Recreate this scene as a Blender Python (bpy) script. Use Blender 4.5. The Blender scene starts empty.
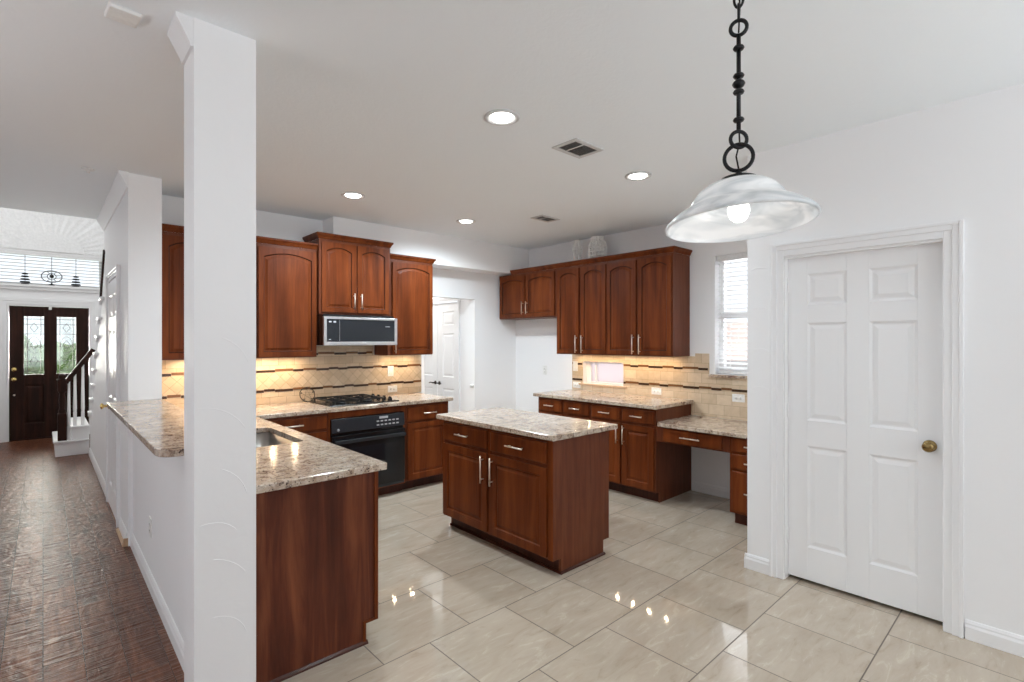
import bpy, bmesh, math, random
from math import sin, cos, pi, radians
from mathutils import Vector, Matrix

# ------------------------------------------------------------------ camera
sc = bpy.context.scene
COL = sc.collection
FPX = 507.4
YAW = math.atan2(469.0, 507.4)
cam_d = bpy.data.cameras.new('camera')
cam_d.sensor_width = 36.0
cam_d.lens = FPX / 1024.0 * 36.0
cam_d.clip_start = 0.05
cam_d.clip_end = 200
cam = bpy.data.objects.new('camera', cam_d)
COL.objects.link(cam)
cam.location = (0, 0, 1.51)
cam.rotation_euler = (pi / 2, 0, -YAW)
sc.camera = cam

# ------------------------------------------------------------------ world, exposure
sc.view_settings.view_transform = 'Standard'
sc.view_settings.look = 'None'
sc.view_settings.gamma = 1
sc.view_settings.use_curve_mapping = False
sc.view_settings.exposure = 0.30
world = bpy.data.worlds.new('world')
sc.world = world
world.use_nodes = True
wb = world.node_tree.nodes['Background']
wb.inputs['Color'].default_value = (0.86, 0.93, 1.0, 1)
wb.inputs['Strength'].default_value = 1.2
sc.cycles.use_denoising = True
sc.cycles.max_bounces = 14
sc.cycles.diffuse_bounces = 10
sc.cycles.sample_clamp_indirect = 6
sc.cycles.caustics_reflective = False
sc.cycles.caustics_refractive = False


def area(name, loc, rot, sx, sy, power, color=(1, 1, 1), spread=180):
    d = bpy.data.lights.new(name, 'AREA')
    d.shape = 'RECTANGLE'
    d.size = sx
    d.size_y = sy
    d.energy = power
    d.color = color
    d.spread = radians(spread)
    o = bpy.data.objects.new(name, d)
    COL.objects.link(o)
    o.location = loc
    o.rotation_euler = rot
    return o


DAY = (0.93, 0.97, 1.0)
# daylight through the breakfast-room windows (back wall) and the living-room windows (left wall)
area('daylight_breakfast', (1.3, -2.72, 1.55), (pi / 2, 0, 0), 3.6, 1.9, 5, DAY)
# added fill aimed upward from the rear windows to lift the kitchen ceiling
area('rear_upward_fill', (1.3, -2.70, 1.3), (radians(138), 0, 0), 3.4, 1.4, 26, DAY, 110)
area('daylight_living', (-3.9, 1.8, 1.5), (pi / 2, 0, -pi / 2), 5.0, 2.0, 7, DAY)
# added fill lamp on the closed left wall, brightening the two-storey foyer
area('foyer_fill', (-1.22, 8.7, 3.6), (pi / 2, 0, -pi / 2), 2.4, 1.8, 26, (1, 0.99, 0.97))
area('daylight_desk', (5.10, 1.9, 1.72), (radians(118), 0, pi / 2), 0.7, 1.1, 8, DAY, 140)
area('daylight_entry', (0.09, 10.98, 1.45), (pi / 2, 0, pi), 0.9, 1.0, 60, (1, 0.92, 0.84), 110)
sun_d = bpy.data.lights.new('sun', 'SUN')
sun_d.energy = 3.5
sun_d.angle = radians(3)
sun_d.color = (1, 0.96, 0.9)
sun = bpy.data.objects.new('sun', sun_d)
COL.objects.link(sun)
sun.rotation_euler = Vector((0.52, -0.22, -0.82)).to_track_quat('-Z', 'Y').to_euler()
# added fill lamps out of view, aimed up to brighten the ceilings
area('living_uplight', (-2.0, 2.4, 1.75), (pi, 0, 0), 0.4, 0.4, 32, (1, 0.99, 0.98), 150)
area('breakfast_uplight', (2.6, -1.9, 1.75), (pi, 0, 0), 0.4, 0.4, 12, (1, 0.99, 0.98), 150)
# passage ceiling lamp beyond the opening
area('passage_lamp', (3.72, 6.2, 2.38), (0, 0, 0), 0.3, 0.3, 7, (1, 0.97, 0.93))
WARM = (1.0, 0.74, 0.46)

def pucks(points, power):
    for p in points:
        d = bpy.data.lights.new('under_cabinet_lamp', 'AREA')
        d.shape = 'DISK'
        d.size = 0.032
        d.energy = power
        d.color = WARM
        o = bpy.data.objects.new('under_cabinet_lamp', d)
        COL.objects.link(o)
        o.location = p


pucks([(x, 5.0, 1.35) for x in (0.90, 1.07, 1.24, 1.41, 1.58, 1.78)], 1.1)
pucks([(x, 5.0, 1.35) for x in (2.85, 3.08)], 0.9)
pucks([(4.70, y, 1.345) for y in (2.75, 2.95, 3.15, 3.35, 3.55, 3.75, 3.95)], 0.6)


# ------------------------------------------------------------------ materials
def new_mat(name):
    m = bpy.data.materials.new(name)
    m.use_nodes = True
    nt = m.node_tree
    b = nt.nodes['Principled BSDF']
    return m, nt, b


def srgb(r, g, b):
    def f(c):
        c /= 255.0
        return c / 12.92 if c <= 0.04045 else ((c + 0.055) / 1.055) ** 2.4
    return (f(r), f(g), f(b), 1)


def node(nt, t, **kw):
    n = nt.nodes.new(t)
    for k, v in kw.items():
        if k in n.inputs:
            n.inputs[k].default_value = v
        else:
            setattr(n, k, v)
    return n


def coords(nt, scale=(1, 1, 1), loc=(0, 0, 0), rot=(0, 0, 0), kind='Object'):
    tc = nt.nodes.new('ShaderNodeTexCoord')
    mp = nt.nodes.new('ShaderNodeMapping')
    mp.inputs['Scale'].default_value = scale
    mp.inputs['Location'].default_value = loc
    mp.inputs['Rotation'].default_value = rot
    nt.links.new(tc.outputs[kind], mp.inputs['Vector'])
    return mp.outputs['Vector']


def ramp(nt, fac, stops):
    r = nt.nodes.new('ShaderNodeValToRGB')
    e = r.color_ramp.elements
    while len(e) < len(stops):
        e.new(0.5)
    for i, (p, c) in enumerate(stops):
        e[i].position = p
        e[i].color = c
    nt.links.new(fac, r.inputs['Fac'])
    return r.outputs['Color']


def mix(nt, fac, a, b, mode='MIX'):
    n = nt.nodes.new('ShaderNodeMix')
    n.data_type = 'RGBA'
    n.blend_type = mode
    for s, v in ((0, fac), (6, a), (7, b)):
        if hasattr(v, 'is_linked') or isinstance(v, bpy.types.NodeSocket):
            nt.links.new(v, n.inputs[s])
        else:
            n.inputs[s].default_value = v
    return n.outputs[2]


def noise(nt, vec, scale, detail=4, rough=0.55, dist=0.0):
    n = nt.nodes.new('ShaderNodeTexNoise')
    n.inputs['Scale'].default_value = scale
    n.inputs['Detail'].default_value = detail
    n.inputs['Roughness'].default_value = rough
    n.inputs['Distortion'].default_value = dist
    nt.links.new(vec, n.inputs['Vector'])
    return n.outputs['Fac']


def bump(nt, b, height, strength, dist=0.01, normal=None):
    n = nt.nodes.new('ShaderNodeBump')
    n.inputs['Strength'].default_value = strength
    n.inputs['Distance'].default_value = dist
    nt.links.new(height, n.inputs['Height'])
    if normal is not None:
        nt.links.new(normal, n.inputs['Normal'])
    nt.links.new(n.outputs['Normal'], b.inputs['Normal'])
    return n.outputs['Normal']


def plain(name, col, rough=0.5, metal=0.0, spec=0.5, coat=0.0):
    m, nt, b = new_mat(name)
    b.inputs['Roughness'].default_value = rough
    b.inputs['Metallic'].default_value = metal
    b.inputs['Specular IOR Level'].default_value = spec
    b.inputs['Coat Weight'].default_value = coat
    b.inputs['Coat Roughness'].default_value = 0.08
    v = coords(nt)
    f = noise(nt, v, 35, 3)
    c2 = tuple(min(1, x * 1.06) for x in col[:3]) + (1,)
    c1 = tuple(x * 0.94 for x in col[:3]) + (1,)
    nt.links.new(ramp(nt, f, [(0.3, c1), (0.7, c2)]), b.inputs['Base Color'])
    return m


def paint(name, col, rough, strength, scale=9):
    m, nt, b = new_mat(name)
    b.inputs['Base Color'].default_value = col
    b.inputs['Roughness'].default_value = rough
    b.inputs['Specular IOR Level'].default_value = 0.35
    v = coords(nt)
    f = noise(nt, v, scale, 3, 0.45, 0.8)
    bump(nt, b, f, strength, 0.012)
    return m


def emit(name, col, strength):
    m, nt, b = new_mat(name)
    b.inputs['Base Color'].default_value = (1, 1, 1, 1)
    b.inputs['Emission Color'].default_value = col
    b.inputs['Emission Strength'].default_value = strength
    return m


M = {}
M['wall'] = paint('wall_paint', (0.89, 0.89, 0.895, 1), 0.5, 0.12)
M['ceiling'] = paint('ceiling_paint', (0.89, 0.935, 0.965, 1), 0.75, 0.10, 40)
M['trim'] = paint('trim_paint', (0.86, 0.86, 0.865, 1), 0.3, 0.03)
M['plastic'] = plain('white_plastic', (0.82, 0.82, 0.80, 1), 0.35)
M['socket'] = plain('socket_shadow', (0.12, 0.12, 0.12, 1), 0.5)
M['greywhite'] = plain('pale_grey_enamel', (0.62, 0.62, 0.62, 1), 0.5)
M['dark'] = plain('dark_void', (0.03, 0.03, 0.03, 1), 0.8)
M['grille'] = plain('grey_grille', (0.32, 0.32, 0.32, 1), 0.6)
M['nickel'] = plain('brushed_nickel', (0.86, 0.76, 0.65, 1), 0.4, 1.0)
M['steel'] = plain('stainless_steel', (0.62, 0.62, 0.63, 1), 0.3, 1.0)
M['sinksteel'] = plain('sink_steel', (0.42, 0.40, 0.38, 1), 0.32, 1.0)
M['iron'] = plain('black_iron', (0.012, 0.012, 0.013, 1), 0.4, 0.5)
M['rustiron'] = plain('brown_iron', (0.05, 0.04, 0.033, 1), 0.5, 0.6)
M['blackgloss'] = plain('black_enamel', (0.008, 0.008, 0.009, 1), 0.16)
M['blackpanel'] = plain('charcoal_panel', (0.022, 0.024, 0.028, 1), 0.22)
M['blackglass'] = plain('black_glass', (0.010, 0.012, 0.016, 1), 0.07)
M['brass'] = plain('brass', (0.80, 0.58, 0.22, 1), 0.2, 1.0)
M['bronze'] = plain('antique_brass', (0.30, 0.21, 0.09, 1), 0.25, 1.0)
M['slat'] = plain('white_blind_slat', (0.80, 0.80, 0.80, 1), 0.45)
M['slat_shaded'] = plain('shaded_blind_slat', (0.45, 0.45, 0.45, 1), 0.5)  # backlit shade of the white transom slats, put into their colour
M['caming'] = plain('lead_caming', (0.10, 0.10, 0.10, 1), 0.4, 0.8)
M['grey_mark'] = plain('grey_print', (0.45, 0.46, 0.48, 1), 0.4)
M['sill_stone'] = plain('tan_sill_stone', srgb(196, 170, 144), 0.35)
M['oak'] = plain('raw_oak', (0.50, 0.33, 0.20, 1), 0.55)
M['bulb'] = emit('lit_bulb', (1, 0.98, 0.95, 1), 2.0)
M['can'] = emit('lit_downlight', (1, 0.98, 0.95, 1), 7)


def wood_mat(name, c_dark, c_mid, c_light, rough=0.3, axis='z', coat=0.25, fscale=1.0, contrast=1.0):
    m, nt, b = new_mat(name)
    s = {'z': (9, 9, 0.7), 'x': (0.7, 9, 9), 'y': (9, 0.7, 9)}[axis]
    s = tuple(q * fscale for q in s)
    v = coords(nt, s)
    f1 = noise(nt, v, 2.2, 6, 0.6, 0.5)
    v2 = coords(nt, tuple(q * 6 for q in s))
    f2 = noise(nt, v2, 3.0, 3, 0.6, 0.0)
    v3 = coords(nt)
    f3 = noise(nt, v3, 2.4, 2, 0.5, 0.4)
    c = ramp(nt, f1, [(0.28, c_dark), (0.5, c_mid), (0.74, c_light)])
    c = mix(nt, 0.16 * contrast, c, ramp(nt, f2, [(0.35, (0.3, 0.3, 0.3, 1)), (0.65, (1, 1, 1, 1))]), 'MULTIPLY')
    c = mix(nt, 0.6, c, ramp(nt, f3, [(0.3, (0.62, 0.58, 0.56, 1)), (0.7, (1, 1, 1, 1))]), 'MULTIPLY')
    nt.links.new(c, b.inputs['Base Color'])
    b.inputs['Roughness'].default_value = rough
    b.inputs['Coat Weight'].default_value = coat
    b.inputs['Coat Roughness'].default_value = 0.18
    b.inputs['Specular IOR Level'].default_value = 0.14
    bump(nt, b, f2, 0.04, 0.004)
    return m


M['cherry'] = wood_mat('cherry_wood', srgb(80, 36, 14), srgb(113, 54, 22), srgb(137, 71, 32), 0.42, 'z', 0.0, 0.55)
M['glaze'] = wood_mat('cherry_glaze', srgb(40, 17, 9), srgb(54, 24, 13), srgb(66, 31, 17), 0.45, 'z', 0.0)  # darker wood tone for the groove faces of arched doors
M['cherry_side'] = wood_mat('cherry_veneer', srgb(94, 48, 29), srgb(110, 59, 37), srgb(124, 71, 47), 0.4, 'z', 0.1)
M['walnut_panel'] = wood_mat('peninsula_veneer', srgb(70, 33, 23), srgb(100, 51, 34), srgb(144, 82, 53), 0.36, 'z', 0.1, 0.6, 1.2)
M['toe'] = wood_mat('dark_toe_wood', srgb(58, 27, 18), srgb(72, 34, 23), srgb(84, 42, 28), 0.4)
M['entry_wood'] = wood_mat('dark_entry_wood', srgb(34, 18, 13), srgb(48, 27, 20), srgb(66, 38, 28), 0.45, 'z', 0.0)


def granite_mat():
    m, nt, b = new_mat('granite')
    v = coords(nt)
    big = noise(nt, v, 5.0, 5, 0.62, 1.4)
    med = noise(nt, v, 22, 5, 0.7, 0.8)
    fine = noise(nt, v, 75, 3, 0.7)
    vo = nt.nodes.new('ShaderNodeTexVoronoi')
    vo.inputs['Scale'].default_value = 60
    nt.links.new(v, vo.inputs['Vector'])
    base = ramp(nt, big, [(0.30, srgb(96, 70, 62)), (0.42, srgb(156, 132, 116)), (0.55, srgb(200, 184, 166)), (0.72, srgb(172, 152, 138))])
    sp = ramp(nt, med, [(0.36, srgb(84, 60, 52)), (0.46, srgb(186, 164, 140)), (0.60, srgb(216, 204, 190)), (0.75, srgb(150, 128, 112))])
    c = mix(nt, 0.5, base, sp)
    dk = ramp(nt, fine, [(0.36, (1, 1, 1, 1)), (0.43, (0, 0, 0, 1))])
    c = mix(nt, dk, c, srgb(66, 50, 46))
    wh = ramp(nt, vo.outputs['Distance'], [(0.10, (0.55, 0.55, 0.55, 1)), (0.24, (0, 0, 0, 1))])
    c = mix(nt, wh, c, srgb(232, 226, 212))
    nt.links.new(c, b.inputs['Base Color'])
    b.inputs['Roughness'].default_value = 0.15
    b.inputs['Specular IOR Level'].default_value = 0.5
    return m


M['granite'] = granite_mat()


def floor_tile_mat():
    m, nt, b = new_mat('porcelain_floor_tile')
    v = coords(nt, loc=(-0.156, -0.606, 0))
    br = nt.nodes.new('ShaderNodeTexBrick')
    br.offset = 0.5
    br.offset_frequency = 2
    br.squash = 1.0
    br.inputs['Color1'].default_value = (0.0, 0.0, 0.0, 1)
    br.inputs['Color2'].default_value = (1.0, 1.0, 1.0, 1)
    br.inputs['Mortar'].default_value = (0.5, 0.5, 0.5, 1)
    br.inputs['Scale'].default_value = 1.0
    br.inputs['Mortar Size'].default_value = 0.0030
    br.inputs['Mortar Smooth'].default_value = 0.1
    br.inputs['Bias'].default_value = 0.0
    br.inputs['Brick Width'].default_value = 0.506
    br.inputs['Row Height'].default_value = 0.5125
    nt.links.new(v, br.inputs['Vector'])
    # shift the vein pattern from tile to tile
    tc = coords(nt)
    add = nt.nodes.new('ShaderNodeVectorMath')
    add.operation = 'ADD'
    sc_ = nt.nodes.new('ShaderNodeVectorMath')
    sc_.operation = 'SCALE'
    sc_.inputs['Scale'].default_value = 7.0
    nt.links.new(br.outputs['Color'], sc_.inputs[0])
    nt.links.new(tc, add.inputs[0])
    nt.links.new(sc_.outputs['Vector'], add.inputs[1])
    mp = nt.nodes.new('ShaderNodeMapping')
    mp.inputs['Rotation'].default_value = (0, 0, radians(35))
    mp.inputs['Scale'].default_value = (0.8, 3.2, 1.0)
    nt.links.new(add.outputs['Vector'], mp.inputs['Vector'])
    vein = noise(nt, mp.outputs['Vector'], 1.6, 7, 0.62, 1.1)
    fine = noise(nt, mp.outputs['Vector'], 5.5, 7, 0.68, 1.0)
    c = ramp(nt, vein, [(0.28, srgb(160, 144, 126)), (0.5, srgb(177, 163, 145)), (0.72, srgb(191, 178, 162))])
    c = mix(nt, 0.5, c, ramp(nt, fine, [(0.30, srgb(152, 136, 118)), (0.43, srgb(180, 166, 149)), (0.58, srgb(187, 174, 158)), (0.64, srgb(204, 193, 178)), (0.70, srgb(185, 172, 155))]))
    c = mix(nt, br.outputs['Fac'], c, srgb(104, 92, 81))
    nt.links.new(c, b.inputs['Base Color'])
    rr = ramp(nt, br.outputs['Fac'], [(0.0, (0.045, 0.045, 0.045, 1)), (1.0, (0.6, 0.6, 0.6, 1))])
    nt.links.new(rr, b.inputs['Roughness'])
    b.inputs['Specular IOR Level'].default_value = 0.55
    inv = nt.nodes.new('ShaderNodeMath')
    inv.operation = 'SUBTRACT'
    inv.inputs[0].default_value = 1.0
    nt.links.new(br.outputs['Fac'], inv.inputs[1])
    bn = bump(nt, b, inv.outputs[0], 0.5, 0.002)
    wav = noise(nt, mp.outputs['Vector'], 6.0, 2, 0.4, 0.6)
    bump(nt, b, wav, 0.03, 0.008, bn)
    return m


M['floor_tile'] = floor_tile_mat()


def floor_wood_mat():
    m, nt, b = new_mat('hand_scraped_wood_floor')
    v = coords(nt, rot=(0, 0, pi / 2))
    br = nt.nodes.new('ShaderNodeTexBrick')
    br.offset = 0.37
    br.offset_frequency = 3
    br.inputs['Color1'].default_value = (0, 0, 0, 1)
    br.inputs['Color2'].default_value = (1, 1, 1, 1)
    br.inputs['Mortar'].default_value = (0.5, 0.5, 0.5, 1)
    br.inputs['Scale'].default_value = 1.0
    br.inputs['Mortar Size'].default_value = 0.0016
    br.inputs['Brick Width'].default_value = 0.95
    br.inputs['Row Height'].default_value = 0.145
    nt.links.new(v, br.inputs['Vector'])
    tc = coords(nt)
    add = nt.nodes.new('ShaderNodeVectorMath')
    add.operation = 'ADD'
    sc_ = nt.nodes.new('ShaderNodeVectorMath')
    sc_.operation = 'SCALE'
    sc_.inputs['Scale'].default_value = 5.0
    nt.links.new(br.outputs['Color'], sc_.inputs[0])
    nt.links.new(tc, add.inputs[0])
    nt.links.new(sc_.outputs['Vector'], add.inputs[1])
    mp = nt.nodes.new('ShaderNodeMapping')
    mp.inputs['Scale'].default_value = (8, 1.0, 1)
    nt.links.new(add.outputs['Vector'], mp.inputs['Vector'])
    g = noise(nt, mp.outputs['Vector'], 2.2, 6, 0.65, 1.0)
    c = ramp(nt, g, [(0.25, srgb(64, 37, 26)), (0.5, srgb(110, 69, 50)), (0.75, srgb(150, 102, 78))])
    tone = ramp(nt, br.outputs['Color'], [(0.0, (0.75, 0.73, 0.72, 1)), (1.0, (1.12, 1.12, 1.12, 1))])
    c = mix(nt, 1.0, c, tone, 'MULTIPLY')
    c = mix(nt, br.outputs['Fac'], c, srgb(22, 13, 10))
    nt.links.new(c, b.inputs['Base Color'])
    b.inputs['Roughness'].default_value = 0.3
    b.inputs['Specular IOR Level'].default_value = 0.24
    # hand-scraped relief: long gouges along the boards, chatter marks across them, swirling grain
    mp2 = nt.nodes.new('ShaderNodeMapping')
    mp2.inputs['Scale'].default_value = (2.2, 32, 1)
    nt.links.new(add.outputs['Vector'], mp2.inputs['Vector'])
    rip = noise(nt, mp2.outputs['Vector'], 1.0, 3, 0.6, 0.5)
    mp3 = nt.nodes.new('ShaderNodeMapping')
    mp3.inputs['Scale'].default_value = (9, 4.5, 1)
    nt.links.new(add.outputs['Vector'], mp3.inputs['Vector'])
    sw = noise(nt, mp3.outputs['Vector'], 1.0, 2, 0.5, 2.2)
    wv = nt.nodes.new('ShaderNodeMath')
    wv.operation = 'MULTIPLY'
    wv.inputs[1].default_value = 26.0
    nt.links.new(sw, wv.inputs[0])
    sn = nt.nodes.new('ShaderNodeMath')
    sn.operation = 'SINE'
    nt.links.new(wv.outputs[0], sn.inputs[0])
    n0 = bump(nt, b, sn.outputs[0], 0.06, 0.004)
    n2 = bump(nt, b, sw, 0.18, 0.02, n0)
    n1 = bump(nt, b, rip, 1.0, 0.013, n2)
    inv = nt.nodes.new('ShaderNodeMath')
    inv.operation = 'SUBTRACT'
    inv.inputs[0].default_value = 1.0
    nt.links.new(br.outputs['Fac'], inv.inputs[1])
    bump(nt, b, inv.outputs[0], 0.6, 0.003, n1)
    return m


M['floor_wood'] = floor_wood_mat()


def travertine_mat(name, bw, rh, plane, diag=False, loc=(0, 0, 0)):
    """plane 'xz' or 'yz': the wall's own plane"""
    m, nt, b = new_mat(name)
    tc = nt.nodes.new('ShaderNodeTexCoord')
    sp = nt.nodes.new('ShaderNodeSeparateXYZ')
    nt.links.new(tc.outputs['Object'], sp.inputs[0])
    cb = nt.nodes.new('ShaderNodeCombineXYZ')
    nt.links.new(sp.outputs['X' if plane == 'xz' else 'Y'], cb.inputs['X'])
    nt.links.new(sp.outputs['Z'], cb.inputs['Y'])
    mp = nt.nodes.new('ShaderNodeMapping')
    mp.vector_type = 'POINT'
    mp.inputs['Location'].default_value = loc
    if diag:
        mp.inputs['Rotation'].default_value = (0, 0, pi / 4)
    nt.links.new(cb.outputs[0], mp.inputs['Vector'])
    br = nt.nodes.new('ShaderNodeTexBrick')
    br.offset = 0.0 if diag else 0.5
    br.inputs['Color1'].default_value = srgb(222, 203, 178)
    br.inputs['Color2'].default_value = srgb(206, 185, 157)
    br.inputs['Mortar'].default_value = srgb(182, 161, 134)
    br.inputs['Scale'].default_value = 1.0
    br.inputs['Mortar Size'].default_value = 0.0022
    br.inputs['Brick Width'].default_value = bw
    br.inputs['Row Height'].default_value = rh
    nt.links.new(mp.outputs['Vector'], br.inputs['Vector'])
    v = coords(nt)
    f = noise(nt, v, 14, 5, 0.6, 0.6)
    c = mix(nt, 0.5, br.outputs['Color'], ramp(nt, f, [(0.3, (0.72, 0.68, 0.62, 1)), (0.7, (1, 1, 1, 1))]), 'MULTIPLY')
    nt.links.new(c, b.inputs['Base Color'])
    b.inputs['Roughness'].default_value = 0.42
    inv = nt.nodes.new('ShaderNodeMath')
    inv.operation = 'SUBTRACT'
    inv.inputs[0].default_value = 1.0
    nt.links.new(br.outputs['Fac'], inv.inputs[1])
    bump(nt, b, inv.outputs[0], 0.5, 0.003)
    return m


M['mosaic_dark'] = plain('dark_mosaic', srgb(62, 42, 30), 0.25)
M['mosaic_mid'] = plain('brown_mosaic', srgb(120, 84, 54), 0.25)
M['mosaic_tan'] = plain('tan_mosaic', srgb(196, 162, 118), 0.3)


def glass_mat(name, tint=(1, 1, 1, 1), gloss=0.08):
    m = bpy.data.materials.new(name)
    m.use_nodes = True
    nt = m.node_tree
    nt.nodes.clear()
    out = nt.nodes.new('ShaderNodeOutputMaterial')
    tr = nt.nodes.new('ShaderNodeBsdfTransparent')
    tr.inputs['Color'].default_value = tint
    gl = nt.nodes.new('ShaderNodeBsdfGlossy')
    gl.inputs['Roughness'].default_value = 0.03
    fr = nt.nodes.new('ShaderNodeMixShader')
    fr.inputs[0].default_value = gloss
    nt.links.new(tr.outputs[0], fr.inputs[1])
    nt.links.new(gl.outputs[0], fr.inputs[2])
    nt.links.new(fr.outputs[0], out.inputs['Surface'])
    return m


M['glass'] = glass_mat('window_glass')
M['lead_glass'] = glass_mat('leaded_glass', (0.84, 0.87, 0.86, 1), 0.12)


def reeded():
    m = bpy.data.materials.new('reeded_glass')
    m.use_nodes = True
    nt = m.node_tree
    nt.nodes.clear()
    out = nt.nodes.new('ShaderNodeOutputMaterial')
    v = coords(nt, (1, 60, 1))
    w = nt.nodes.new('ShaderNodeTexWave')
    w.bands_direction = 'Y'
    w.inputs['Scale'].default_value = 0.5
    nt.links.new(v, w.inputs['Vector'])
    c = ramp(nt, w.outputs['Fac'], [(0.2, (0.80, 0.74, 0.74, 1)), (0.8, (0.93, 0.86, 0.86, 1))])
    tl = nt.nodes.new('ShaderNodeBsdfTranslucent')
    nt.links.new(c, tl.inputs['Color'])
    tr = nt.nodes.new('ShaderNodeBsdfTransparent')
    mx = nt.nodes.new('ShaderNodeMixShader')
    mx.inputs[0].default_value = 0.25
    nt.links.new(tl.outputs[0], mx.inputs[1])
    nt.links.new(tr.outputs[0], mx.inputs[2])
    nt.links.new(mx.outputs[0], out.inputs['Surface'])
    return m


M['reeded'] = reeded()


def alabaster():
    m = bpy.data.materials.new('alabaster_glass')
    m.use_nodes = True
    nt = m.node_tree
    b = nt.nodes['Principled BSDF']
    out = nt.nodes['Material Output']
    v = coords(nt, (1.0, 1.6, 4.0), rot=(0.3, 0.2, 0))
    f = noise(nt, v, 5, 2, 0.5, 1.6)
    c = ramp(nt, f, [(0.3, (0.62, 0.66, 0.69, 1)), (0.62, (0.92, 0.93, 0.94, 1))])
    nt.links.new(c, b.inputs['Base Color'])
    b.inputs['Roughness'].default_value = 0.22
    tl = nt.nodes.new('ShaderNodeBsdfTranslucent')
    nt.links.new(c, tl.inputs['Color'])
    mx = nt.nodes.new('ShaderNodeMixShader')
    mx.inputs[0].default_value = 0.4
    nt.links.new(b.outputs[0], mx.inputs[1])
    nt.links.new(tl.outputs[0], mx.inputs[2])
    tr = nt.nodes.new('ShaderNodeBsdfTransparent')
    mx2 = nt.nodes.new('ShaderNodeMixShader')
    fm = ramp(nt, f, [(0.3, (0.20, 0.20, 0.20, 1)), (0.65, (0.04, 0.04, 0.04, 1))])
    nt.links.new(fm, mx2.inputs[0])
    nt.links.new(mx.outputs[0], mx2.inputs[1])
    nt.links.new(tr.outputs[0], mx2.inputs[2])
    nt.links.new(mx2.outputs[0], out.inputs['Surface'])
    return m


M['alabaster'] = alabaster()


def brick_mat():
    m, nt, b = new_mat('neighbour_brick')
    tc = nt.nodes.new('ShaderNodeTexCoord')
    sp = nt.nodes.new('ShaderNodeSeparateXYZ')
    nt.links.new(tc.outputs['Object'], sp.inputs[0])
    cb = nt.nodes.new('ShaderNodeCombineXYZ')
    nt.links.new(sp.outputs['Y'], cb.inputs['X'])
    nt.links.new(sp.outputs['Z'], cb.inputs['Y'])
    br = nt.nodes.new('ShaderNodeTexBrick')
    br.inputs['Color1'].default_value = srgb(224, 200, 194)
    br.inputs['Color2'].default_value = srgb(214, 184, 176)
    br.inputs['Mortar'].default_value = srgb(232, 226, 220)
    br.inputs['Scale'].default_value = 1
    br.inputs['Mortar Size'].default_value = 0.006
    br.inputs['Brick Width'].default_value = 0.21
    br.inputs['Row Height'].default_value = 0.075
    nt.links.new(cb.outputs[0], br.inputs['Vector'])
    nt.links.new(br.outputs['Color'], b.inputs['Base Color'])
    b.inputs['Roughness'].default_value = 0.85
    return m


M['brick'] = brick_mat()


def leaf_mat(name, a, c, sc_=9):
    m, nt, b = new_mat(name)
    v = coords(nt)
    f = noise(nt, v, sc_, 5, 0.7)
    nt.links.new(ramp(nt, f, [(0.35, a), (0.65, c)]), b.inputs['Base Color'])
    b.inputs['Roughness'].default_value = 0.8
    return m


M['leaf'] = leaf_mat('shrub_leaf', srgb(58, 92, 44), srgb(128, 160, 92), 14)
M['lawn'] = leaf_mat('lawn_grass', srgb(110, 150, 70), srgb(150, 180, 100), 5)


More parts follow.
